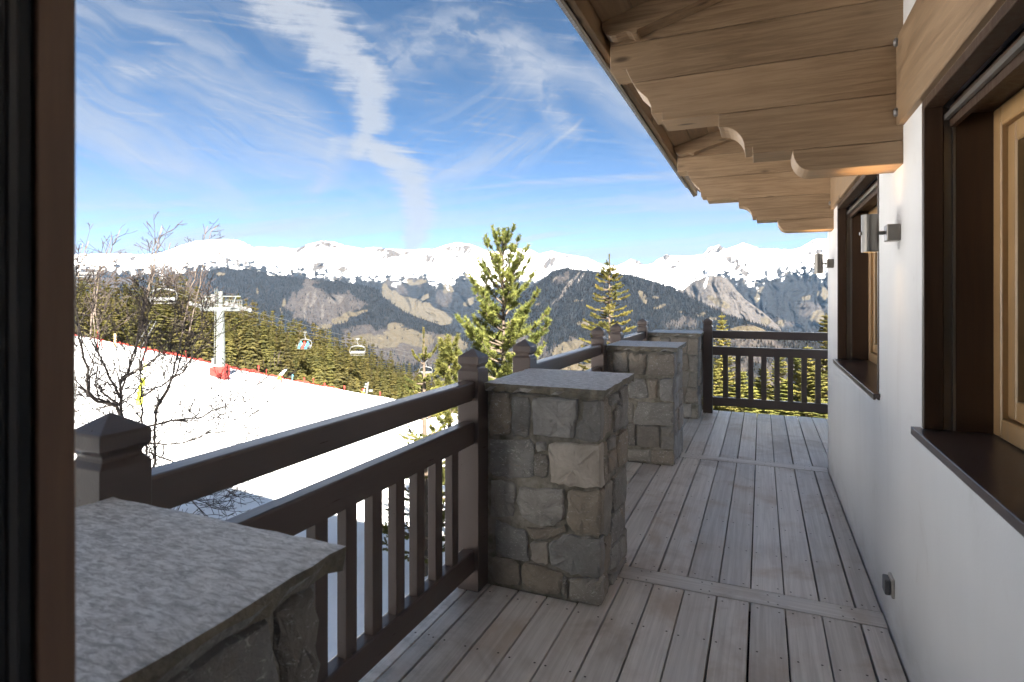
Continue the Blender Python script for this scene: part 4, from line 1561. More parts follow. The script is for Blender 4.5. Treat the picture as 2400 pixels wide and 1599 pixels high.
# ------------------------------------------------------------------ haze
def build_haze():
    m = bpy.data.materials.new('thin_blue_haze')
    m.use_nodes = True
    t = NT(m.node_tree)
    t.n.clear()
    v = t.node('ShaderNodeVolumePrincipled')
    v.inputs['Color'].default_value = (0.38, 0.62, 1.0, 1)
    v.inputs['Density'].default_value = 0.0000085
    v.inputs['Anisotropy'].default_value = 0.0
    o = t.node('ShaderNodeOutputMaterial')
    t.l.new(v.outputs[0], o.inputs['Volume'])
    mb = MB()
    mb.box((-14000, -3000, -1500), (11000, 13500, 1250))
    ob = mb.build('haze', m)
    tag(ob, 'thin bluish haze filling the valley air', 'haze', kind='stuff')


build_haze()


# ------------------------------------------------------------------ cirrus
def build_clouds():
    nu, nv = 1000, 420
    us = np.linspace(-150, 2050, nu)
    vs = np.linspace(-160, 690, nv)
    U, V = np.meshgrid(us, vs)

    def band(pts, wob=0.0, seed=0, power=1.6):
        uu = U + (fbm(U / 90, V / 70, 6, seed, 0.58) - 0.5) * 2 * wob
        vv = V + (fbm(U / 90 + 40, V / 70 + 7, 6, seed + 9, 0.58) - 0.5) * 2 * wob
        best = np.zeros_like(U)
        for (x0, y0, w0), (x1, y1, w1) in zip(pts[:-1], pts[1:]):
            dx, dy = x1 - x0, y1 - y0
            t = np.clip(((uu - x0) * dx + (vv - y0) * dy) / (dx * dx + dy * dy), 0, 1)
            d = np.hypot(uu - x0 - t * dx, vv - y0 - t * dy)
            w = w0 + (w1 - w0) * t
            best = np.maximum(best, np.clip(1 - d / w, 0, 1) ** power)
        return best

    def fibres(angle, along, across, seed, warp=60):
        wu = U + (fbm(U / 160, V / 160, 3, seed + 2) - 0.5) * 2 * warp
        wv = V + (fbm(U / 160 + 3, V / 160 + 77, 3, seed + 4) - 0.5) * 2 * warp
        a = math.radians(angle)
        p, q = wu * math.cos(a) + wv * math.sin(a), -wu * math.sin(a) + wv * math.cos(a)
        return fbm(p / along, q / across, 5, seed, 0.58)
    puff = fbm(U / 46 + (fbm(U / 60, V / 60, 3, 8) - .5) * 2, V / 30, 6, 3, 0.6)
    feather = fibres(6, 170, 7, 15, 10)
    fl = fibres(27, 420, 30, 31, 34)
    fl2 = fibres(24, 300, 13, 36, 20)
    fr = fibres(-36, 320, 16, 51, 24)
    fh = fibres(-6, 420, 14, 66, 10)
    main = band([(540, -170, 110), (650, -20, 112), (760, 80, 98), (848, 180, 84), (876, 270, 62), (850, 340, 40)], 30, 100, 0.9)
    low = band([(880, 350, 30), (935, 385, 62), (972, 440, 60), (985, 510, 52), (965, 590, 30)], 14, 140, 0.9)
    link_ = band([(790, 345, 46), (870, 350, 60), (930, 375, 40)], 20, 150, 1.0)
    l1 = band([(290, 170, 50), (400, 165, 60), (520, 200, 80), (660, 270, 90), (770, 350, 70), (775, 410, 50), (745, 450, 30)], 26, 170, 0.9)
    l2 = band([(-100, 120, 200), (150, 240, 190), (330, 340, 160), (520, 390, 130), (700, 410, 80)], 40, 200, 0.8)
    l3 = band([(120, 260, 60), (250, 310, 50), (330, 370, 36), (420, 400, 30)], 16, 220, 1.0)
    l4 = band([(60, 30, 160), (210, 20, 120), (330, 60, 80), (520, 130, 60)], 30, 240, 1.0)
    r1 = band([(880, 150, 70), (1000, 90, 90), (1090, 70, 100), (1200, 120, 90), (1270, 180, 70), (1300, 260, 50), (1340, 300, 36)], 26, 260, 0.9)
    r2 = band([(1220, 110, 60), (1330, 165, 60), (1430, 210, 70), (1560, 300, 110), (1680, 360, 130)], 26, 280, 0.9)
    r3 = band([(1345, 300, 30), (1240, 345, 60), (1100, 390, 60), (980, 420, 40)], 16, 300, 0.9)
    r4 = band([(950, 370, 60), (1060, 300, 80), (1180, 230, 90), (1230, 170, 60)], 24, 310, 1.0)
    c1 = band([(-100, 486, 12), (300, 482, 13), (600, 476, 11), (840, 471, 3)], 3, 330, 0.8)
    c2 = band([(1040, 447, 3), (1160, 436, 7), (1250, 428, 9), (1450, 417, 11), (1900, 392, 18)], 3, 340, 0.8)
    c3 = band([(300, 580, 20), (560, 548, 30), (700, 524, 26), (815, 508, 8)], 10, 350, 0.8)
    c4 = band([(1180, 560, 30), (1400, 510, 40), (1600, 470, 60), (1900, 430, 80)], 12, 360, 0.8)
    lowv = sstep(V, 330, 640)

    def mod(x, lo, hi, a=0.0):
        return a + (1 - a) * sstep(x, lo, hi)
    parts = [
        0.86 * sstep(main * 1.15 + (puff - 0.5) * 0.75 + (feather - 0.5) * 0.75, 0.06, 0.98),
        0.86 * sstep(low * 1.05 + (feather - 0.5) * 1.0, 0.08, 0.80),
        0.55 * sstep(link_ + (feather - 0.5) * 0.9, 0.15, 0.95),
        0.60 * l1 * mod(fl2, 0.22, 0.70, 0.40), 0.44 * l2 * mod(fl, 0.25, 0.70, 0.35), 0.40 * l3 * mod(fl, 0.3, 0.6, 0.3),
        0.40 * l4 * mod(fl, 0.3, 0.66, 0.15), 0.56 * r1 * mod(puff, 0.28, 0.68, 0.15), 0.55 * r2 * mod(fl, 0.3, 0.66, 0.2),
        0.52 * r3 * mod(fr, 0.36, 0.64, 0.1), 0.26 * r4 * mod(fr, 0.34, 0.66, 0.05),
        0.44 * c1 * mod(feather, 0.3, 0.62, 0.35), 0.50 * c2 * mod(feather, 0.25, 0.6, 0.5), 0.46 * c3 * mod(fh, 0.3, 0.62, 0.2), 0.42 * c4 * mod(fh, 0.32, 0.62, 0.1),
        0.86 * lowv * mod(fh, 0.34, 0.64, 0.5), 0.16 * mod(fl, 0.42, 0.70) * sstep(U, 1250, 700)]
    d = np.zeros_like(U)
    for p in parts:
        d = 1 - (1 - d) * (1 - np.clip(p, 0, 1))
    # fade towards the borders of the sheet
    d *= sstep(U, -150, -20) * sstep(U, 2050, 1930) * sstep(V, -160, -80) * sstep(V, 690, 660)
    a, b = (U - 1200) / F_PX, (HORIZON - V) / F_PX
    P = np.stack([a * CY - SY, a * SY + CY, b], -1)
    P = P / np.linalg.norm(P, axis=-1, keepdims=True) * 40000
    m = bpy.data.materials.new('ice_cloud')
    m.use_nodes = True
    t = NT(m.node_tree)
    t.n.clear()
    tr = t.node('ShaderNodeBsdfTransparent')
    em = t.node('ShaderNodeEmission')
    em.inputs['Color'].default_value = (0.86, 0.91, 1.0, 1)
    em.inputs['Strength'].default_value = 0.064
    mx = t.node('ShaderNodeMixShader')
    t.put(mx.inputs[0], attr(t, 'ice'))
    t.l.new(tr.outputs[0], mx.inputs[1])
    t.l.new(em.outputs[0], mx.inputs[2])
    o = t.node('ShaderNodeOutputMaterial')
    t.l.new(mx.outputs[0], o.inputs[0])
    m.cycles.emission_sampling = 'NONE'
    me = grid_mesh('cirrus_cloud', P, m, {'ice': d})
    # added glowing cloud over the unseen sky, to raise the fill light
    az = np.radians(np.arange(0, 361, 2.0))
    el = np.radians(np.concatenate([np.arange(0.4, 40, 1.6), np.arange(40, 90.1, 2.5)]))
    A, E2 = np.meshgrid(az, el)
    Q = np.stack([-np.sin(A) * np.cos(E2), np.cos(A) * np.cos(E2), np.sin(E2)], -1)
    fwq = -Q[..., 0] * SY + Q[..., 1] * CY
    uu = 1200 + F_PX * (Q[..., 0] * CY + Q[..., 1] * SY) / np.maximum(fwq, 0.02)
    vv = HORIZON - F_PX * Q[..., 2] / np.maximum(fwq, 0.02)
    inside = (fwq > 0.05) * sstep(uu, -150, 60) * sstep(uu, 2050, 1840) * sstep(vv, -160, -20)
    px_, py_ = Q[..., 0] / (Q[..., 2] + 0.12), Q[..., 1] / (Q[..., 2] + 0.12)
    veil = sstep(fbm(px_ * 1.1 + py_ * 0.5, py_ * 2.2 - px_, 5, 400, 0.6), 0.34, 0.72)
    low2 = sstep(E2, 0.22, 0.02)
    rest = (0.10 + 0.42 * veil + 0.45 * low2 * (1 - 0.5 * veil)) * (1 - inside)
    me2 = grid_mesh('fill_cloud_veil', Q * 40500, m, {'ice': rest})
    ob2 = link('fill_cloud_veil', me2)
    tag(ob2, 'added glowing cloud veil outside the picture, for fill light', 'clouds', kind='stuff')
    ob = link('cirrus_cloud', me)
    ob.visible_shadow = True
    tag(ob, 'thin white cirrus streaks spread over the blue sky', 'clouds', kind='stuff')


build_clouds()


# ------------------------------------------------------------------ conifers
def needle_mat(name, dark, light, warm, scale=3.0, trans=0.25):
    m, t, b = new_mat(name)
    P, r, pos = coords(t, 40.0)
    n1 = t.noise(P, scale, 4, 0.6)
    n2 = t.noise(P, scale * 6, 3, 0.6)
    c = t.mix(t.ramp(n1, 0.3, 0.7), dark, light)
    c = t.mix(t.math('MULTIPLY', t.ramp(n2, 0.5, 0.75), 0.6), c, warm)
    hv = t.node('ShaderNodeHueSaturation')
    t.put(hv.inputs['Value'], t.ramp(r, 0, 1, 0.72, 1.25, smooth=False))
    t.put(hv.inputs['Hue'], t.ramp(t.math('FRACT', t.math('MULTIPLY', r, 5.3)), 0, 1, 0.485, 0.512, smooth=False))
    t.put(hv.inputs['Color'], c)
    t.put(b.inputs['Base Color'], hv.outputs[0])
    b.inputs['Roughness'].default_value = 0.75
    b.inputs['Specular IOR Level'].default_value = 0.2
    b.inputs['Transmission Weight'].default_value = 0.0
    if trans:
        out = [n for n in t.n if n.type == 'OUTPUT_MATERIAL'][0]
        tl = t.node('ShaderNodeBsdfTranslucent')
        t.put(tl.inputs['Color'], hv.outputs[0])
        mx = t.node('ShaderNodeMixShader')
        mx.inputs[0].default_value = trans
        t.l.new(b.outputs[0], mx.inputs[1])
        t.l.new(tl.outputs[0], mx.inputs[2])
        t.l.new(mx.outputs[0], out.inputs[0])
    return m


M['spruce'] = needle_mat('spruce_needles', (0.02532, 0.02676, 0.007233), (0.06872, 0.05968, 0.01519), (0.09761, 0.07233, 0.01989), 0.9)
M['spruce_near'] = needle_mat('yellow_green_spruce_needles', (0.04388, 0.05265, 0.0135), (0.1283, 0.1181, 0.02902), (0.2025, 0.1553, 0.0405), 1.6)  # brighter, yellower needles of the near and young spruces
M['pine_needles'] = needle_mat('pine_needles', (0.051, 0.063, 0.0156), (0.126, 0.129, 0.03), (0.186, 0.162, 0.045), 2.2)
M['bark'] = plain('conifer_bark', (0.0775, 0.05704, 0.04092), 0.9, nstr=0.4, nscale=9, bumps=0.6, bscale=25)
M['twig'] = plain('grey_brown_twig_bark', (0.085, 0.066, 0.053), 0.85, nstr=0.35, nscale=14, bumps=0.4, bscale=50)
M['twig_thin'] = plain('dark_thin_twigs', (0.034, 0.024, 0.021), 0.85, nstr=0.3, nscale=14)


def unit(v):
    return v / np.maximum(np.linalg.norm(v, axis=-1, keepdims=True), 1e-9)


def spruce_crown(H, Rm, rg, whorls, per, K, twig, base=0.06, droop=0.35, gap=0.0):
    """drooping fronds: every branch carries K pairs of hanging twig blades"""
    S = Soup()
    br = []
    for wi in range(whorls):
        f = (wi + rg.random() * 0.6) / whorls
        h = base + (1 - base) * f
        L0 = Rm * (1 - h) ** 0.78 + 0.012 * H * 0.3
        n = max(4, int(per * (0.55 + 0.6 * (1 - h))))
        ph = rg.random() * 6.28
        for k in range(n):
            if rg.random() < gap:
                continue
            L = L0 * rg.uniform(0.62, 1.12)
            a = ph + k * 6.283 / n + rg.normal(0, 0.18)
            br.append((h * H, a, L, rg.uniform(0.5, 1.3)))
    br = np.array(br)
    hz, az, L, dr = br.T
    out = np.stack([np.cos(az), np.sin(az), np.zeros_like(az)], -1)
    side = np.stack([-np.sin(az), np.cos(az), np.zeros_like(az)], -1)
    top_f = np.clip(hz / H, 0, 1)
    rise = (0.55 * top_f ** 2 - 0.10)
    s = np.linspace(0.12, 1.0, K)

    def P(q):
        q = np.asarray(q)[None, :]
        z = hz[:, None] + L[:, None] * (rise[:, None] * q - droop * dr[:, None] * q * (1 - 0.55 * q) * (1 - top_f[:, None] * 0.7))
        return out[:, None, :] * (L[:, None] * q)[..., None] + np.concatenate([np.zeros(z.shape + (2,)), z[..., None]], -1)
    C = P(s)
    nB = len(br)
    tang = unit(P(np.minimum(s + 0.05, 1.05)) - P(s - 0.05))
    # blades to both sides and hanging
    for sg in (-1, 1, 0):
        ln = twig * (0.55 + 0.75 * np.sin(np.pi * np.clip(s, 0.05, 0.98)) ** 0.7)[None, :] * np.clip(L[:, None] / (Rm * 0.6), 0.35, 1.25) * rg.uniform(0.65, 1.35, (nB, K))
        if sg == 0:
            d = unit(tang * 0.35 + np.array([0, 0, -1.0]) + rg.normal(0, 0.25, (nB, K, 3)))
            ln = ln * 0.8
        else:
            d = unit(tang * rg.uniform(0.5, 1.1, (nB, K, 1)) + side[:, None, :] * sg * rg.uniform(0.7, 1.2, (nB, K, 1)) + np.array([0, 0, -1.0]) * rg.uniform(0.1, 0.55, (nB, K, 1)))
        wv = unit(np.cross(d, tang + np.array([0, 0, 0.4]))) * (ln * 0.20)[..., None]
        a = C - wv * 0.9
        b = C + wv * 0.9
        tip = C + d * ln[..., None]
        mid = C + d * (ln * 0.5)[..., None] + np.array([0, 0, 0.02 * H * 0.05])
        S.tris(a.reshape(-1, 3), b.reshape(-1, 3), (mid + wv * 1.1).reshape(-1, 3))
        S.tris(a.reshape(-1, 3), (mid + wv * 1.1).reshape(-1, 3), (mid - wv * 1.1).reshape(-1, 3))
        S.tris((mid - wv * 1.1).reshape(-1, 3), (mid + wv * 1.1).reshape(-1, 3), tip.reshape(-1, 3))
    # leader
    for k in range(10):
        a_ = rg.random() * 6.28
        p = np.array([0, 0, H * (0.94 + 0.06 * k / 10)])
        d = np.array([math.cos(a_) * 0.5, math.sin(a_) * 0.5, 0.5])
        w = np.array([-math.sin(a_), math.cos(a_), 0]) * 0.012 * H * 0.4
        S.tris(p - w, p + w, p + d * twig * 0.7)
    S.tris([[-0.004 * H, 0, H * 0.95]], [[0.004 * H, 0, H * 0.95]], [[0, 0, H * 1.01]])
    S.tris([[0, -0.004 * H, H * 0.95]], [[0, 0.004 * H, H * 0.95]], [[0, 0, H * 1.01]])
    return S


def trunk_mesh(name, H, r0, mat, n=7):
    m = MB()
    m.tube([(0, 0, -0.6), (0, 0, H * 0.02), (0.01 * H * 0.2, 0, H * 0.4), (0, 0.01 * H * 0.1, H * 0.75), (0, 0, H)], [r0 * 1.3, r0, r0 * 0.72, r0 * 0.36, r0 * 0.04], n)
    return m.mesh(name, mat, smooth=True)


rgn = np.random.default_rng(12)
FOREST = []
for k in range(6):
    H_ = 18.0
    FOREST.append((trunk_mesh('forest_trunk', H_, 0.19, M['bark']),
                   spruce_crown(H_, rgn.uniform(2.3, 3.0), rgn, 30, 9, 5, 0.85, base=rgn.uniform(0.03, 0.12), droop=rgn.uniform(0.3, 0.55), gap=rgn.uniform(0.02, 0.12)).mesh('forest_crown', M['spruce'])))


def put_tree(kind, variants, x, y, z, h, rz, label, group, wid=1.0, name='spruce_tree'):
    tm, cm, H0 = variants[0], variants[1], 18.0
    t = empty(name, (x, y, z), rz=rz)
    s = h / H0
    for nm, me in (('trunk', tm), ('crown', cm)):
        o = link(nm, me, t)
        o.scale = (s * wid, s * wid, s)
    tag(t, label, 'spruce', group)
    return t


TOPLINE = np.array([(60, 628), (170, 626), (215, 648), (250, 640), (290, 660), (340, 655), (395, 640), (430, 640), (470, 672), (510, 690), (560, 690), (582, 697), (620, 715), (650, 738), (690, 742), (740, 752), (775, 760), (805, 775), (850, 790), (900, 805), (940, 838), (975, 850), (1010, 868), (1060, 890), (1150, 930), (1300, 960)], float)


def build_forest():
    spots = []
    u = 90.0
    rows = [(1.035, 15, 70), (1.085, 15, 45), (1.15, 16, 22), (1.23, 17, 8), (1.34, 20, 0)]
    for k, step, low in rows:
        u = 70 + rgn.uniform(0, step)
        while u < 1190:
            d = edge_d(u) * k * rgn.uniform(0.985, 1.02)
            spots.append((u, d, low))
            u += step * rgn.uniform(0.75, 1.35) * (1.15 if u > 1000 else 1)
    n = 0
    X = np.array([u_dir(s[0])[0] * s[1] for s in spots])
    Y = np.array([u_dir(s[0])[1] * s[1] for s in spots])
    Z = ground_z(X, Y)
    for (u, d, low), x, y, z in zip(spots, X, Y, Z):
        if n >= 300:
            break
        vt = np.interp(u, TOPLINE[:, 0], TOPLINE[:, 1]) - 10 + rgn.uniform(0, 30) + low * rgn.uniform(0.3, 1.0)
        ztop = ZC + (HORIZON - vt) / F_PX * d
        h = ztop - z
        if h < 6 or h > 34:
            h = min(max(h, 7), 32)
        v = FOREST[rgn.integers(len(FOREST))]
        put_tree('forest', v, x, y, z - 0.2, h, rgn.uniform(0, 6.28), 'tall olive green spruce in the forest bank behind the ski slope', 'spruces in the forest behind the ski slope', wid=rgn.uniform(0.85, 1.12) * (18.0 / max(h, 12)) ** 0.35)
        n += 1


build_forest()

# near spruces beyond the far railing
NEAR = []
for k in range(3):
    H_ = 18.0
    NEAR.append((trunk_mesh('spruce_trunk', H_, 0.17, M['bark']), spruce_crown(H_, 2.5, rgn, 84, 11, 17, 0.30, base=0.04, droop=0.30, gap=0.08).mesh('spruce_crown', M['spruce_near'])))


def near_spruces():
    #      u    v_top  depth  width  note
    lst = [(1692, 738, 22, 0.9, 'slim golden tipped spruce standing highest behind the far railing, beside its left post'),
           (1655, 905, 15, 1.0, 'small spruce seen low behind the left post of the far railing'),
           (1740, 868, 19, 1.0, 'spruce behind the far railing, second gap of its balusters from the left'),
           (1775, 885, 24, 1.1, 'spruce whose tip ends below the middle rail of the far railing'),
           (1828, 820, 20, 1.0, 'spruce topping the middle rail in the centre of the far railing'),
           (1866, 835, 26, 1.1, 'darker spruce further back behind the far railing, right of its centre'),
           (1893, 812, 17, 1.0, 'bushy spruce filling the right part of the far railing'),
           (1936, 738, 24, 1.2, 'spruce half hidden by the white wall corner at the right end of the railing'),
           (1716, 940, 14, 1.1, 'low bushy spruce under the left part of the far railing'),
           (1800, 935, 13.5, 1.1, 'low bushy spruce under the middle of the far railing'),
           (1890, 930, 13.5, 1.1, 'low bushy spruce under the right part of the far railing'),
           (1675, 860, 17, 1.1, 'spruce directly right of the left post of the far railing'),
           (1722, 895, 16, 1.2, 'broad spruce behind the third baluster of the far railing'),
           (1760, 905, 15, 1.2, 'broad spruce behind the fourth and fifth balusters of the far railing'),
           (1790, 862, 21, 1.1, 'spruce behind the fifth baluster of the far railing, reaching the middle rail'),
           (1845, 888, 15.5, 1.2, 'broad spruce behind the right half of the far railing'),
           (1912, 862, 15, 1.2, 'broad spruce at the right end of the far railing'),
           (1850, 945, 12.5, 1.2, 'lowest bushy spruce right of the middle under the far railing'),
           (1760, 950, 12.5, 1.2, 'lowest bushy spruce left of the middle under the far railing'),
           (1930, 940, 12.5, 1.2, 'lowest bushy spruce under the right end of the far railing'),
           (2000, 800, 16, 1.2, 'spruce behind the house corner, right of the far railing')]
    for i, (u, v, d, w, lab) in enumerate(lst):
        p = pix(u, v, d)
        z = float(ground_z(p.x, p.y))
        put_tree('near', NEAR[i % 3], p.x, p.y, z - 0.3, p.z - z + 0.3, rgn.uniform(0, 6.28), lab, 'spruces just beyond the balcony', wid=w * (18 / max(p.z - z, 6)) ** 0.5)


near_spruces()


# young conifers close by: explicit branches with bottle-brush shoots
def brush(S, p, d, L, nl, n, rg, w=0.006, fwd=0.65):
    """needles round a shoot starting at p, along d"""
    d = np.asarray(d) / np.linalg.norm(d)
    a = np.cross(d, [0.31, 0.17, 0.93])
    a /= np.linalg.norm(a)
    b = np.cross(d, a)
    ph = rg.uniform(0, 6.28, n)
    t = rg.uniform(0.0, 1.0, n)
    rad = np.cos(ph)[:, None] * a + np.sin(ph)[:, None] * b
    nd = unit(d * fwd + rad)
    base = p + d * (t * L)[:, None]
    ln = nl * rg.uniform(0.7, 1.15, n)
    tip = base + nd * ln[:, None]
    wv = unit(np.cross(nd, rad + rg.normal(0, 0.6, (n, 3)))) * w
    S.tris(base - wv, base + wv, tip)


def build_young_pine(name, label, u, v_top, depth, H, rg, spec, mat, cat='pine'):
    """spec: dict(width, whorl, up, nl, dens)"""
    top = pix(u, v_top, depth)
    zg = float(ground_z(top.x, top.y))
    H = top.z - zg
    t = empty(name, (top.x, top.y, zg))
    tag(t, label, cat)
    S = Soup()
    wood_ = MB()
    wood_.tube([(0, 0, -0.3), (0.02, 0.01, H * 0.4), (0.0, 0.02, H * 0.75), (0, 0, H)], [0.085, 0.06, 0.03, 0.006], 8)
    lim = wood_
    brush(S, np.array([0, 0, H - 0.55]), np.array([0, 0, 1.0]), 0.55, spec['nl'], int(190 * spec['dens']), rg, spec['w'])
    z = H - spec['first']
    step = 0
    while z > max(0.3, H - spec['deep']):
        dz = H - z
        Lw = spec['width'](dz)
        n = rg.integers(4, 7)
        ph = rg.uniform(0, 6.28)
        for k in range(n):
            az = ph + k * 6.283 / n + rg.normal(0, 0.22)
            L = Lw * rg.uniform(0.7, 1.15)
            zz = z + rg.normal(0, 0.06)
            o = np.array([math.cos(az), math.sin(az), 0.0])
            up = spec['up'](dz)
            pts = []
            for s in np.linspace(0, 1, 7):
                pts.append(np.array([0, 0, zz]) + o * L * (s - 0.10 * s * s) + np.array([0, 0, 1.0]) * L * (up * s + spec['curl'] * s * s * s))
            lim.tube(pts, [0.018 * min(1.4, 0.5 + L) * (1 - 0.8 * i / 6) + 0.003 for i in range(7)], 5)
            # shoots along the branch and forked side shoots
            m = max(3, int(L / 0.13))
            for j in range(m):
                s = 0.28 + 0.72 * (j + rg.uniform(0, 0.8)) / m
                i0 = min(5, int(s * 6))
                f = s * 6 - i0
                p = pts[i0] * (1 - f) + pts[i0 + 1] * f
                tg = pts[min(6, i0 + 1)] - pts[i0]
                tg = tg / np.linalg.norm(tg)
                brush(S, p, tg, 0.13, spec['nl'], int(18 * spec['dens']), rg, spec['w'])
                for sg in (-1, 1):
                    if rg.random() < 0.8:
                        sd = np.cross(tg, [0, 0, 1]) * sg
                        dd = unit(tg * 0.8 + sd * rg.uniform(0.5, 1.0) + np.array([0, 0, rg.uniform(0.0, spec['tipup'])]))
                        ls = rg.uniform(0.10, 0.24) * spec['side'] * (1.2 - 0.5 * s) * min(1.3, 0.45 + L)
                        lim.tube([p, p + dd * ls], [0.005, 0.003], 4, cap=False)
                        brush(S, p + dd * ls * 0.2, dd, ls * 0.9, spec['nl'], int((16 + 90 * ls) * spec['dens']), rg, spec['w'])
                        if ls > 0.2:
                            for q in (0.45, 0.75):
                                d2 = unit(dd + np.cross(dd, [0, 0, 1]) * rg.choice([-1, 1]) * 0.8 + np.array([0, 0, 0.3 * spec['tipup']]))
                                brush(S, p + dd * ls * q, d2, ls * 0.55, spec['nl'], int(14 * spec['dens']), rg, spec['w'])
            tipd = unit(pts[6] - pts[5] + np.array([0, 0, 0.06 * spec['tipup']]))
            brush(S, pts[6] - tipd * 0.05, tipd, 0.20, spec['nl'], int(55 * spec['dens']), rg, spec['w'])
        z -= spec['whorl'] * rg.uniform(0.8, 1.2)
        step += 1
    lim.build('trunk', M['bark'], t, smooth=True, local=True, fix=False)
    link('crown', S.mesh('crown', mat), t)
    return t


rg_p = np.random.default_rng(31)
PINE = dict(width=lambda d: 0.15 + 0.37 * d ** 0.92 if d < 3.0 else 1.17 + 0.05 * (d - 3), whorl=0.30, up=lambda d: max(0.28, 1.15 - 0.33 * d), curl=0.30, nl=0.095, dens=2.1, w=0.0068, first=0.40, deep=6.2, tipup=0.6, side=1.0)
build_young_pine('pine_tree', 'young pine with upturned long needled branches rising behind the railing posts', 1179, 537, 14.0, 8, rg_p, PINE, M['pine_needles'])
PINE2 = dict(PINE, width=lambda d: 0.08 + 0.20 * d ** 0.9, deep=4.0)
build_young_pine('pine_tree', 'small pine half hidden behind the middle railing post', 1052, 786, 13.0, 6, rg_p, PINE2, M['pine_needles'])
SPR = dict(width=lambda d: 0.05 + 0.33 * d ** 0.85, whorl=0.21, up=lambda d: 0.30 if d < 0.8 else 0.05, curl=0.12, nl=0.042, dens=2.4, w=0.009, first=0.48, deep=5.5, tipup=0.15, side=1.1)
build_young_pine('spruce_tree', 'pale golden green young spruce above the second pair of posts', 1428, 596, 17.5, 8, rg_p, SPR, M['spruce_near'], 'spruce')
SPR2 = dict(SPR, width=lambda d: 0.03 + 0.23 * d ** 0.9, whorl=0.34, up=lambda d: 0.75 if d < 0.9 else 0.1, first=0.62, deep=5.4, tipup=0.2, nl=0.036)
build_young_pine('spruce_tree', 'thin young spruce with a bare orange leader, in front of the forest edge', 993, 768, 10.6, 6, rg_p, SPR2, M['spruce_near'], 'spruce')


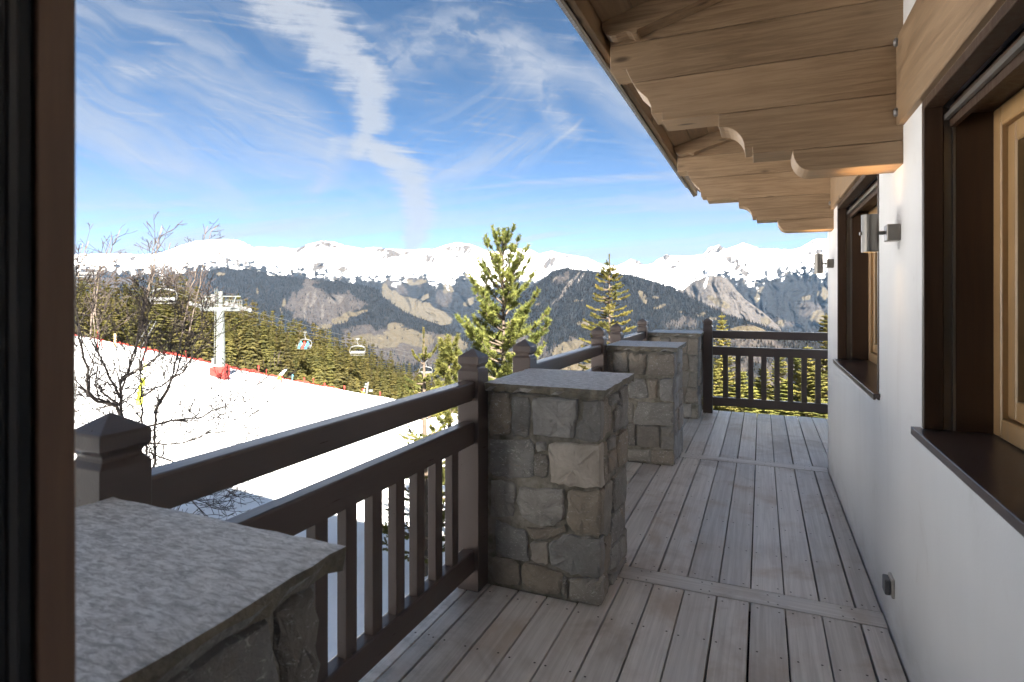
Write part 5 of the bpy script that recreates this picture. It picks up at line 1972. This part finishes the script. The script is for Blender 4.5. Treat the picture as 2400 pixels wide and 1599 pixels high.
# ------------------------------------------------------------------ bare tree on the left
def build_bare_tree():
    rg = random.Random(9)
    D0 = 9.2
    root = pix(330, 1150, D0)
    zg = float(ground_z(root.x, root.y))
    t = empty('bare_tree', (root.x, root.y, zg))
    tag(t, 'leafless many stemmed tree with fine twigs in front of the ski slope', 'tree')
    base = Vector((root.x, root.y, zg - 0.2))
    stems = MB()
    tw = MB()
    paths = [
        ([(300, 1060, 0), (283, 944, .0), (283, 915, .05), (287, 888, .1), (300, 872, .1), (316, 820, .15), (330, 777, .2), (341, 708, .25), (352, 650, .3), (364, 590, .3), (378, 508, .3)], 0.042),
        ([(345, 1090, -.2), (331, 960, -.25), (329, 875, -.3), (330, 802, -.3), (334, 740, -.25), (352, 660, -.2), (372, 560, -.2)], 0.034),
        ([(360, 1080, .1), (366, 960, .2), (399, 898, .3), (412, 852, .4), (426, 795, .5), (440, 715, .55), (458, 634, .6), (475, 560, .6), (486, 512, .6)], 0.036),
        ([(300, 1040, -.1), (276, 951, -.2), (226, 942, -.4), (208, 921, -.5), (204, 864, -.6), (183, 795, -.7), (172, 720, -.8), (180, 640, -.8), (195, 560, -.8)], 0.034),
        ([(281, 932, 0), (254, 875, .3), (236, 839, .4), (212, 797, .5), (216, 740, .6), (223, 657, .7), (245, 600, .7), (266, 535, .7)], 0.026),
        ([(280, 950, 0), (240, 920, .2), (226, 903, .4), (233, 850, .5), (234, 800, .5), (222, 720, .5)], 0.022),
        ([(287, 890, 0), (322, 868, -.3), (355, 850, -.4), (390, 800, -.5), (420, 740, -.6), (440, 660, -.6)], 0.020),
        ([(331, 930, -.2), (380, 905, -.5), (430, 870, -.7), (480, 800, -.9), (520, 730, -1.0)], 0.020),
        ([(345, 1000, 0), (400, 985, .1), (470, 980, .2), (540, 945, .3), (600, 905, .3), (626, 885, .3)], 0.022),
        ([(350, 1040, 0), (430, 1040, -.3), (500, 1010, -.5), (570, 985, -.6), (610, 960, -.6)], 0.018),
        ([(350, 1060, 0), (420, 1090, .2), (500, 1090, .4), (560, 1060, .5), (600, 1050, .5)], 0.016),
        ([(345, 1130, .0), (400, 1180, .4), (470, 1165, .6), (530, 1150, .7), (565, 1165, .7)], 0.014),
        ([(345, 1110, .0), (420, 1150, .1), (500, 1190, .2), (550, 1185, .2)], 0.012),
        ([(300, 1030, 0), (230, 1000, .3), (180, 990, .5), (120, 960, .6)], 0.016),
        ([(280, 945, 0), (220, 960, .4), (170, 900, .7), (120, 850, .8)], 0.018),
    ]

    def wander(p, d, L, r, depth):
        """one twig with children"""
        n = max(3, int(L / 0.10))
        pts = [p]
        dd = d.copy()
        for i in range(n):
            dd = (dd + Vector((rg.gauss(0, .13), rg.gauss(0, .13), rg.gauss(0.035, .13)))).normalized()
            pts.append(pts[-1] + dd * (L / n))
        rad = [max(0.0038, r * (1 - 0.8 * i / n)) for i in range(n + 1)]
        tw.tube(pts, rad, 4 if r > 0.004 else 3, cap=False)
        if depth <= 0:
            return
        for i in range(1, n):
            if rg.random() < (0.70 if depth > 1 else 0.5):
                ax = Vector((rg.gauss(0, 1), rg.gauss(0, 1), rg.gauss(0.25, 0.7))).normalized()
                nd = (dd * 0.75 + ax * 0.75).normalized()
                wander(pts[i], nd, L * rg.uniform(0.32, 0.62) * (1.1 - 0.5 * i / n), rad[i] * 0.7, depth - 1)
    extra = []
    for path, r in paths:
        for _k in range(1):
            o1, o2, o3 = rg.uniform(-34, 34), rg.uniform(-14, 26), rg.uniform(-0.5, 0.5)
            k0 = rg.randint(1, 2)
            sub = path[k0:]
            m_ = len(sub) - 1
            extra.append(([(u + o1 * i / m_ + rg.uniform(-7, 7) * (i > 0), v + o2 * i / m_ + rg.uniform(-7, 7) * (i > 0), z + o3 * i / m_) for i, (u, v, z) in enumerate(sub)], r * 0.55))
    for path, r in paths + extra:
        pts = [pix(u, v + max(0, 620 - v) * 0.18, D0 + dz) for u, v, dz in path]
        if path[0][1] > 1050 and r > 0.03:
            pts = [base + Vector((rg.uniform(-.08, .08), rg.uniform(-.08, .08), 0))] + pts
        # refine with jitter
        fine = [pts[0]]
        for a, b in zip(pts[:-1], pts[1:]):
            k = max(2, int((b - a).length / 0.14))
            for j in range(1, k + 1):
                q = a.lerp(b, j / k)
                fine.append(q + Vector((rg.gauss(0, .012), rg.gauss(0, .012), rg.gauss(0, .008))))
        n = len(fine)
        rad = [max(0.0055, 0.95 * r * (1 - 0.88 * (i / (n - 1)) ** 0.8)) for i in range(n)]
        stems.tube(fine, rad, 6)
        for i in range(2, n - 1):
            f = i / n
            for _rep in range((rg.random() < 0.6 + 0.4 * f) + (rg.random() < 0.45)):
                d = (fine[min(n - 1, i + 1)] - fine[i - 1]).normalized()
                ax = Vector((rg.gauss(0, 1), rg.gauss(0, 1), rg.gauss(0.2, 0.6))).normalized()
                nd = (d * 0.8 + ax * 0.9).normalized()
                wander(fine[i], nd, rg.uniform(0.30, 1.05) * (1.15 - 0.4 * f) * (0.6 if fine[i].z > 1.6 else 1.0), min(max(rad[i] * 0.6, 0.006), 0.012), 2 if rg.random() < 0.6 else 3)
    stems.build('trunk', M['twig'], t, smooth=True, fix=False)
    tw.build('crown', M['twig_thin'], t, smooth=True, fix=False)


build_bare_tree()


# ------------------------------------------------------------------ chairlift
M['galv'] = plain('pale_galvanised_steel', (0.08184, 0.09037, 0.08696), 0.5, 0.1, nstr=0.08, nscale=1.5)
M['white_metal'] = plain('white_painted_metal', (0.07982, 0.08203, 0.08203), 0.45)
M['dark_seat'] = plain('dark_seat_cushion', (0.08, 0.08, 0.085), 0.7)
M['rope'] = plain('steel_rope', (0.10, 0.098, 0.09), 0.5, 0.5)
M['red_pad'] = plain('orange_red_padding', (0.17, 0.007, 0.003), 0.7, nstr=0.1)
M['orange_net'] = plain('orange_red_netting', (0.19, 0.011, 0.005), 0.8, nstr=0.2, nscale=4)
M['pole_red'] = plain('red_pole', (0.17, 0.009, 0.005), 0.6)
M['yellow_pad'] = plain('yellow_padding', (0.62, 0.66, 0.03), 0.7, nstr=0.08)
M['flag_white'] = plain('white_banner', (0.80, 0.80, 0.80), 0.8)
M['flag_orange'] = plain('orange_banner', (0.80, 0.22, 0.03), 0.8)
M['timber_pale'] = plain('pale_timber', (0.42, 0.30, 0.16), 0.8)
M['blue_pole'] = plain('blue_pole', (0.05, 0.20, 0.26), 0.6)


def on_ground(u, d):
    x, y = u_dir(u)
    x, y = float(x) * d, float(y) * d
    return Vector((x, y, float(ground_z(x, y))))


def on_slope(u, v, dmax=112):
    for d in np.linspace(20, dmax, 180):
        p = pix(u, v, d)
        if p.z <= float(ground_z(p.x, p.y)):
            return on_ground(u, d), d
    d = float(edge_d(u)) * 0.985
    return on_ground(u, d), d



PYLON_D = on_slope(517, 885)[1]


def build_pylon():
    b = on_ground(517, PYLON_D)
    top = pix(517, 683, PYLON_D).z
    t = empty('chairlift_pylon', b)
    tag(t, 'pale steel chairlift pylon with sheave wheels and a red padded foot', 'pylon')
    H = top - b.z
    m = MB()
    n = 14
    prof = [(r_ * PYLON_D / 90, z_) for r_, z_ in ((0.72, -1), (0.70, 0), (0.62, H * 0.45), (0.60, H * 0.46), (0.52, H * 0.78), (0.36, H * 0.79), (0.34, H))]
    m.tube([(0, 0, z) for r, z in prof], [r for r, z in prof], n)
    m.build('mast', M['galv'], t, smooth=False, local=True)
    ax = Vector((CY, SY, 0))            # across the line as it shows in the picture
    al = Vector((-SY, CY, 0))

    def q(a, l, z):
        a, l = a * PYLON_D / 90, l * PYLON_D / 90
        return ax * a + al * l + Vector((0, 0, z))

    def bar(mb, p0, p1, r, k=6):
        mb.tube([p0, p1], r, k)
    za = top - b.z - 2.75 * PYLON_D / 90
    m = MB()
    bar(m, q(-3.0, 0, za), q(3.0, 0, za), 0.24, 8)
    m.build('cross_arm', M['galv'], t, local=True)
    m = MB()
    bar(m, q(-3.1, 0, za + 1.5), q(3.1, 0, za + 1.5), 0.07)
    bar(m, q(2.4, 0, za + 1.5), q(1.9, 0, za + 0.4), 0.07)
    bar(m, q(-2.4, 0, za + 1.5), q(-1.9, 0, za + 0.4), 0.07)
    m.build('lifting_beam', M['galv'], t, local=True)
    for sgn in (-1, 1):
        m = MB()
        m.box((-0.05, -0.05, 0), (0.05, 0.05, 0.02))
        m = MB()
        # walkway railing
        for k in range(8):
            a = sgn * (0.55 + 0.36 * k)
            bar(m, q(a, 0.5, za + 0.1), q(a, 0.5, za + 1.05), 0.03, 4)
        bar(m, q(sgn * 0.55, 0.5, za + 1.05), q(sgn * 3.1, 0.5, za + 1.05), 0.035, 4)
        bar(m, q(sgn * 0.55, 0.5, za + 0.6), q(sgn * 3.1, 0.5, za + 0.6), 0.03, 4)
        bar(m, q(sgn * 0.5, 0.5, za + 0.1), q(sgn * 3.1, 0.5, za + 0.1), 0.05, 4)
        m.build('walkway', M['galv'], t, local=True)
        # sheave train: a beam along the rope with wheels
        m = MB()
        c = sgn * 2.75
        bar(m, q(c - 0.9, -1.9, za + 0.55), q(c + 0.9, 1.9, za - 0.25), 0.10)
        bt = m.build('sheave_beam', M['galv'], t, local=True)
        for k in range(6):
            f = k / 5
            p = q(c - 0.9 + 1.8 * f, -1.9 + 3.8 * f, za + 0.66 - 0.8 * f)
            m = MB()
            nrm = Vector((ax.x, ax.y, 0)) * 0.9 - al * 0.4
            nrm.normalize()
            m.tube([p - al * 0.07, p + al * 0.07], 0.26, 12)
            m.build('sheave', M['white_metal'], t, local=True)
    # ladder on the left
    m = MB()
    for s_ in (-0.16, 0.16):
        bar(m, q(-0.85 + s_, 0.0, 0.8), q(-0.72 + s_, 0.0, H + 0.35), 0.035, 4)
    for k in range(34):
        z = 1.0 + k * (H - 1.0) / 34
        off = 0.13 * z / H
        bar(m, q(-1.01 + off, 0, z), q(-0.69 + off, 0, z), 0.025, 4)
    m.build('ladder', M['galv'], t, local=True)
    m = MB()
    m.box((-0.32, -0.12, H * 0.80), (-0.05, 0.12, H * 0.86))
    m = MB()
    bx = [q(-1.35, -0.3, za + 0.9), q(-0.8, -0.3, za + 0.9), q(-0.8, 0.2, za + 0.9), q(-1.35, 0.2, za + 0.9)]
    m.add(bx + [p + Vector((0, 0, 0.85)) for p in bx], [(0, 1, 2, 3), (4, 7, 6, 5), (0, 4, 5, 1), (1, 5, 6, 2), (2, 6, 7, 3), (3, 7, 4, 0)])
    m.build('signal_box', M['white_metal'], t, local=True)
    m = MB()
    w = [q(-1.25, -1.0, 0), q(1.0, -1.0, 0), q(1.0, 1.0, 0), q(-1.25, 1.0, 0)]
    z0, z1 = -0.3, 25 * PYLON_D / F_PX
    m.add([p + Vector((0, 0, z0)) for p in w] + [p * 1.04 + Vector((0, 0, z1)) for p in w], [(0, 1, 2, 3), (4, 7, 6, 5), (0, 4, 5, 1), (1, 5, 6, 2), (2, 6, 7, 3), (3, 7, 4, 0)])
    m.build('padding', M['red_pad'], t, bevel=0.12, local=True, segs=2)
    m = MB()
    w = [q(-1.15, -0.5, 0), q(-0.75, -0.5, 0), q(-0.75, 0.0, 0), q(-1.15, 0.0, 0)]
    m.add([p + Vector((0, 0, 1.5)) for p in w] + [p + Vector((0, 0, 2.3)) for p in w], [(0, 1, 2, 3), (4, 7, 6, 5), (0, 4, 5, 1), (1, 5, 6, 2), (2, 6, 7, 3), (3, 7, 4, 0)])
    m.build('control_box', M['white_metal'], t, local=True)


build_pylon()

ROPE_A = [(-250, 520, 60), (172, 588, 72), (200, 598, 74), (300, 640, PYLON_D - 3), (480, 712, PYLON_D + 1), (572, 725, PYLON_D + 2), (700, 758, PYLON_D + 12), (838, 795, 104), (1000, 838, 118), (1250, 905, 140)]
ROPE_B = [(-250, 560, 60), (172, 612, 72), (300, 636, 73), (383, 652, PYLON_D - 4), (470, 700, PYLON_D - 1), (545, 728, PYLON_D), (660, 763, PYLON_D + 14), (715, 779, 100), (850, 812, 106), (998, 846, 118), (1250, 930, 140)]


def build_rope(pts, label):
    t = MB()
    P = [pix(*p) for p in pts]
    fine = []
    for a, b in zip(P[:-1], P[1:]):
        for k in range(6):
            fine.append(a.lerp(b, k / 6))
    fine.append(P[-1])
    t.tube(fine, 0.018, 5)
    o = t.build('lift_cable', M['rope'])
    tag(o, label, 'cable', 'chairlift cables')


build_rope(ROPE_A, 'upper chairlift cable running down over the forest, on the far side')
build_rope(ROPE_B, 'lower chairlift cable running down over the forest, on the near side')


def chair_parts(t, tilt=0.0):
    """chair hanging below the grip at the origin, width along local X"""
    m = MB()
    m.tube([(-0.35, 0, 0.05), (0.35, 0, 0.05)], 0.07, 6)
    m.tube([(-0.2, 0, -0.08), (0.2, 0, -0.08)], 0.10, 6)
    m.build('grip', M['white_metal'], t, local=True)
    m = MB()
    m.tube([(0, 0, 0), (-0.05, 0, -0.5), (0.06, 0, -0.9), (0.22, 0, -1.15), (0.2, 0, -1.3)], 0.06, 6)
    m.build('hanger', M['white_metal'], t, local=True)
    m = MB()
    m.tube([(-1.15, 0.1, -1.45), (-0.6, 0.05, -1.27), (0, 0, -1.2), (0.6, 0.05, -1.27), (1.15, 0.1, -1.45)], 0.10, 6)
    m.build('canopy_bar', M['white_metal'], t, local=True)
    for s in (-1, 1):
        m = MB()
        m.tube([(s * 1.1, 0.1, -1.42), (s * 1.33, 0.1, -1.75), (s * 1.36, 0.0, -2.2), (s * 1.25, -0.1, -2.65), (s * 1.1, -0.2, -2.72)], 0.045, 6)
        m.build('side_frame', M['white_metal'], t, local=True)
    m = MB()
    m.box((-1.2, -0.45, -2.55), (1.2, 0.05, -2.45))
    m.build('seat', M['white_metal'], t, bevel=0.03, local=True)
    m = MB()
    m.prism([(0.02, -2.42), (0.09, -2.42), (0.26, -2.16), (0.20, -2.16)], 0, -1.2, 1.2)
    m.build('backrest', M['white_metal'], t, bevel=0.02, local=True)
    m = MB()
    m.tube([(-1.35, -0.45, -2.05), (-1.3, -0.75, -2.3), (1.3, -0.75, -2.3), (1.35, -0.45, -2.05)], 0.035, 5)
    m.tube([(-1.0, -0.75, -2.3), (-1.0, -0.8, -2.8), (1.15, -0.8, -2.8), (1.5, -0.9, -2.78)], 0.035, 5)
    m.build('safety_bar', M['white_metal'], t, local=True)


CHAIRS = [(200, 598, 74, 0.40, 'empty chairlift chair at the far left, behind the bare branches'), (383, 652, PYLON_D - 4, 0.25, 'empty chairlift chair left of the pylon, seen through the bare tree'),
          (715, 779, 100, -0.35, 'chairlift chair carrying skiers in bright clothes'), (838, 795, 104, 0.05, 'empty white chairlift chair right of the one with skiers'),
          (998, 846, 118, -0.2, 'lowest chairlift chair, half hidden by the thin young spruce')]
for i, (u, v, d, rz, lab) in enumerate(CHAIRS):
    t = empty('chairlift_chair', pix(u, v, d), rz=YAW + rz)
    tag(t, lab, 'chairlift chair', 'chairlift chairs')
    chair_parts(t)
    t.scale = (1.0, 1.0, 1.0)


# skiers on the third chair: one continuous skinned body each, seated
def build_person(name, loc, rz, suit, label):
    me = bpy.data.meshes.new(name)
    J = {'pelvis': (0, 0, 0), 'chest': (0, 0.06, 0.42), 'neck': (0, 0.03, 0.56), 'head': (0, 0.0, 0.70), 'top': (0, 0.0, 0.80)}
    V = list(J.values())
    E_ = [(0, 1), (1, 2), (2, 3), (3, 4)]
    rad = [0.15, 0.17, 0.07, 0.11, 0.07]

    def chain(start, pts, rs):
        p = start
        for q, r in zip(pts, rs):
            V.append(q)
            rad.append(r)
            E_.append((p, len(V) - 1))
            p = len(V) - 1
    for s in (-1, 1):
        chain(1, [(0.19 * s, 0.05, 0.46), (0.25 * s, -0.05, 0.22), (0.18 * s, -0.30, 0.18), (0.16 * s, -0.38, 0.19)], [0.075, 0.06, 0.05, 0.045])
        chain(0, [(0.11 * s, -0.05, 0.0), (0.13 * s, -0.46, 0.02), (0.13 * s, -0.50, -0.42), (0.13 * s, -0.66, -0.46)], [0.11, 0.085, 0.07, 0.05])
    me.from_pydata(V, E_, [])
    o = bpy.data.objects.new(name, me)
    COL.objects.link(o)
    mod = o.modifiers.new('skin', 'SKIN')
    mod.use_smooth_shade = True
    for i, sv in enumerate(me.skin_vertices[0].data):
        sv.radius = (rad[i], rad[i])
        sv.use_root = (i == 0)
    o.modifiers.new('sub', 'SUBSURF').levels = 1
    me.materials.append(suit)
    o.location = loc
    o.rotation_euler = (0, 0, rz)
    tag(o, label, 'person', 'skiers on the chairlift')


cu, cv, cdp, crz, _ = CHAIRS[2]
cp = pix(cu, cv, cdp)
cdir = Vector((math.cos(YAW + crz), math.sin(YAW + crz), 0))
cback = Vector((-math.sin(YAW + crz), math.cos(YAW + crz), 0))
for off, col, lab in ((-0.75, (0.04, 0.20, 0.30), 'skier in teal clothes at the left on the chairlift chair'), (-0.05, (0.60, 0.03, 0.02), 'skier in a bright red suit in the middle of the chairlift chair'), (0.65, (0.03, 0.16, 0.50), 'skier in a blue jacket at the right on the chairlift chair')):
    build_person('person', cp + cdir * off - cback * 0.12 + Vector((0, 0, -2.32)), YAW + crz, plain('ski_clothing', col, 0.8, nstr=0.2, nscale=6), lab)


# ------------------------------------------------------------------ things along the piste
def build_net():
    t = empty('safety_net', on_ground(400, 87))
    tag(t, 'long orange red safety net along the far edge of the ski slope', 'safety net')
    us = np.arange(150, 800, 3.0)
    m = MB()
    vs = []
    for i, u in enumerate(us):
        d = float(edge_d(u)) * 0.975
        p = on_ground(u, d)
        h = 0.62 + 0.08 * math.sin(i * 0.9) + 0.12 * math.sin(i * 0.31) - 0.45 * max(0, (u - 600) / 200)
        vs.append((p, max(0.22, h)))
    k = len(vs)
    V, Fc = [], []
    for p, h in vs:
        w = Vector((SY, -CY, 0)) * 0.02
        V += [p + Vector((0, 0, -0.1)), p + Vector((0, 0, h)), p + w + Vector((0, 0, h)), p + w + Vector((0, 0, -0.1))]
    for i in range(k - 1):
        for j in range(4):
            Fc.append((i * 4 + j, i * 4 + (j + 1) % 4, (i + 1) * 4 + (j + 1) % 4, (i + 1) * 4 + j))
    m.add(V, Fc)
    m.build('netting', M['orange_net'], t)


build_net()


def build_poles():
    #       u    v_top v_base
    src = None
    #        u, v top, v base
    poles = [(606, 858, 895), (661, 884, 905), (715, 887, 918), (761, 897, 928), (808, 905, 936), (851, 912, 944), (735, 882, 897), (624, 865, 878), (892, 927, 940), (229, 776, 818), (240, 800, 826), (345, 805, 826), (337, 822, 850), (437, 825, 844)]
    ORD = ['first', 'second', 'third', 'fourth', 'fifth', 'sixth', 'seventh', 'eighth', 'ninth', 'tenth', 'eleventh', 'twelfth', 'thirteenth', 'last']
    poles.sort()
    for i, (u, vt, vb) in enumerate(poles):
        # depth from where its foot meets the snow: walk along the ray of the foot
        best = None
        for d in np.linspace(50, 112, 63):
            p = pix(u, vb, d)
            g = float(ground_z(p.x, p.y))
            if p.z <= g + 0.05:
                best = d
                break
        d = best or float(edge_d(u)) * 0.98
        foot = on_ground(u, d)
        h = (vb - vt) / F_PX * d
        h = min(max(h, 1.3), 2.7)
        t = empty('piste_pole', foot)
        tag(t, '%s red marker pole along the ski slope, counted from the left' % ORD[i], 'marker pole', 'red piste marker poles')
        m = MB()
        tilt = random.Random(i).uniform(-0.10, 0.06)
        m.tube([(0, 0, -0.3), (tilt * CY * h, tilt * SY * h, h)], 0.055, 6)
        m.build('pole', M['pole_red'], t, local=True)
        m = MB()
        c = Vector((tilt * CY * h, tilt * SY * h, h))
        m.tube([c * 0.78, c], 0.105, 6)
        m.build('sleeve', M['orange_net'], t, local=True)


build_poles()


def build_small_things():
    R_ = Vector((CY, SY, 0))

    def thing(name, label, cat, u, v):
        p, d = on_slope(u, v)
        t = empty(name, p)
        tag(t, label, cat)
        return t, d
    # banner flag leaning over
    t, d = thing('banner_flag', 'leaning white and orange feather banner at the edge of the ski slope', 'banner', 650, 893)
    k = d / F_PX
    m = MB()
    m.tube([(0, 0, -0.2), R_ * (-2 * k) + Vector((0, 0, 0.4)), R_ * (10 * k) + Vector((0, 0, 16 * k)), R_ * (24 * k) + Vector((0, 0, 28 * k))], 0.04, 5)
    m.build('flag_pole', M['galv'], t, local=True)

    def sail(poly, mat, nm):
        mm = MB()
        th = Vector((SY, -CY, 0)) * 0.03
        V = [R_ * (a * k) + Vector((0, 0, b * k)) for a, b in poly]
        n = len(V)
        mm.add(V + [v + th for v in V], [tuple(range(n)), tuple(range(2 * n - 1, n - 1, -1))] + [(i, i + n, (i + 1) % n + n, (i + 1) % n) for i in range(n)])
        mm.build(nm, mat, t, local=True)
    sail([(-3, 2), (9, 1), (13, 8), (12, 13), (4, 13)], M['flag_orange'], 'lower_sail')
    sail([(4, 13.2), (12, 13.2), (16, 18), (23, 27), (14, 24)], M['flag_white'], 'upper_sail')
    # second small flag near the right end
    t, d = thing('banner_flag', 'tiny white tipped flag on the rightmost red pole by the steel post', 'banner', 850, 928)
    k = d / F_PX
    sail([(-2, 6), (3, 6), (4, 10), (-2, 10)], M['flag_orange'], 'lower_sail')
    sail([(-2, 10.2), (4, 10.2), (5, 16), (2, 14)], M['flag_white'], 'upper_sail')
    # slim steel post with instrument boxes
    t, d = thing('instrument_post', 'slim grey steel post with instrument boxes at the forest edge', 'post', 857, 930)
    k = d / F_PX
    m = MB()
    m.tube([(0, 0, -0.4), R_ * (6 * k) + Vector((0, 0, 34 * k))], [0.16, 0.12], 8)
    m.build('mast', M['white_metal'], t, local=True)
    for nm, a, b, w, h in (('instrument_box', 1.0, 29, 5, 5), ('instrument_box', 0, 23, 7, 4), ('lamp_cluster', 12, 14, 9, 5)):
        m = MB()
        c = R_ * (a * k) + Vector((0, 0, b * k))
        e = R_ * (w * k / 2)
        f = Vector((-SY, CY, 0)) * (w * k / 3)
        g = Vector((0, 0, h * k / 2))
        vs = [c + sx * e + sy * f + sz * g for sz in (-1, 1) for sx, sy in ((-1, -1), (1, -1), (1, 1), (-1, 1))]
        m.add(vs, [(0, 3, 2, 1), (4, 5, 6, 7), (0, 1, 5, 4), (1, 2, 6, 5), (2, 3, 7, 6), (3, 0, 4, 7)])
        m.build(nm, M['galv'], t, bevel=0.05, local=True)
    # blue pole
    t, d = thing('marker_stake', 'thin blue stake at the forest edge, right of the banner', 'stake', 684, 897)
    k = d / F_PX
    m = MB()
    m.tube([(0, 0, -0.2), R_ * (2 * k) + Vector((0, 0, 18 * k))], 0.06, 6)
    m.build('shaft', M['blue_pole'], t, local=True)
    m = MB()
    m.tube([R_ * (1.6 * k) + Vector((0, 0, 13 * k)), R_ * (2.1 * k) + Vector((0, 0, 18.5 * k))], 0.10, 6)
    m.build('tip', M['blue_pole'], t, local=True)
    # two leaning snow lances
    for u, v, du, dv, lab in ((310, 812, 44, 68, 'left one of two leaning pale snow lances behind the net'), (324, 815, 41, 70, 'right one of two leaning pale snow lances behind the net')):
        t, d = thing('snow_lance', lab, 'snow lance', u, v)
        t['group'] = 'snow lances'
        k = d / F_PX
        m = MB()
        m.tube([(0, 0, -0.3), R_ * (du * k) + Vector((0, 0, dv * k))], [0.10, 0.07], 7)
        m.build('lance', M['white_metal'], t, local=True)
        m = MB()
        m.tube([(0, 0, -0.2), R_ * (4 * k) + Vector((0, 0, 9 * k))], 0.32, 8)
        m.build('base_sleeve', M['orange_net'], t, local=True)
        m = MB()
        m.tube([R_ * (du * k * 0.97) + Vector((0, 0, dv * k * 0.97)), R_ * (du * k * 1.02) + Vector((0, 0, dv * k * 1.02))], 0.11, 7)
        m.build('nozzle', M['galv'], t, local=True)
    # short wooden post with a cross piece
    t, d = thing('wooden_post', 'short pale wooden post with a white cross piece behind the net', 'post', 270, 812)
    k = d / F_PX
    m = MB()
    m.tube([(0, 0, -0.3), (0, 0, 30 * k)], 0.13, 6)
    m.build('upright', M['timber_pale'], t, local=True)
    m = MB()
    m.tube([R_ * (-4 * k) + Vector((0, 0, 23 * k)), R_ * (4 * k) + Vector((0, 0, 23 * k))], 0.10, 6)
    m.build('cross_piece', M['white_metal'], t, local=True)
    # yellow snow gun with padded mast
    t, d = thing('snow_gun', 'yellow padded snow gun standing on the slope behind the bare tree', 'snow gun', 325, 950)
    k = d / F_PX
    m = MB()
    m.tube([(0, 0, -0.2), R_ * (4 * k) + Vector((0, 0, 22 * k)), R_ * (10 * k) + Vector((0, 0, 60 * k))], [8 * k, 7 * k, 5 * k], 10)
    m.build('lower_pad', M['yellow_pad'], t, local=True)
    m = MB()
    m.tube([R_ * (10 * k) + Vector((0, 0, 60 * k)), R_ * (17 * k) + Vector((0, 0, 98 * k)), R_ * (19 * k) + Vector((0, 0, 103 * k))], [4 * k, 3.4 * k, 1.5 * k], 8)
    m.build('upper_pad', plain('pale_yellow_padding', (0.60, 0.62, 0.22), 0.7, nstr=0.1), t, local=True)
    m = MB()
    m.tube([R_ * (11 * k) + Vector((SY, -CY, 0)) * 6 * k + Vector((0, 0, 22 * k)), R_ * (15 * k) + Vector((SY, -CY, 0)) * 5 * k + Vector((0, 0, 45 * k))], 2.2 * k, 8)
    m.build('hose', M['dark_seat'], t, local=True)
    m = MB()
    m.tube([R_ * (13 * k) + Vector((0, 0, 66 * k)), R_ * (14.5 * k) + Vector((0, 0, 72 * k))], 5.5 * k, 10)
    m.build('collar', M['flag_white'], t, local=True)


build_small_things()
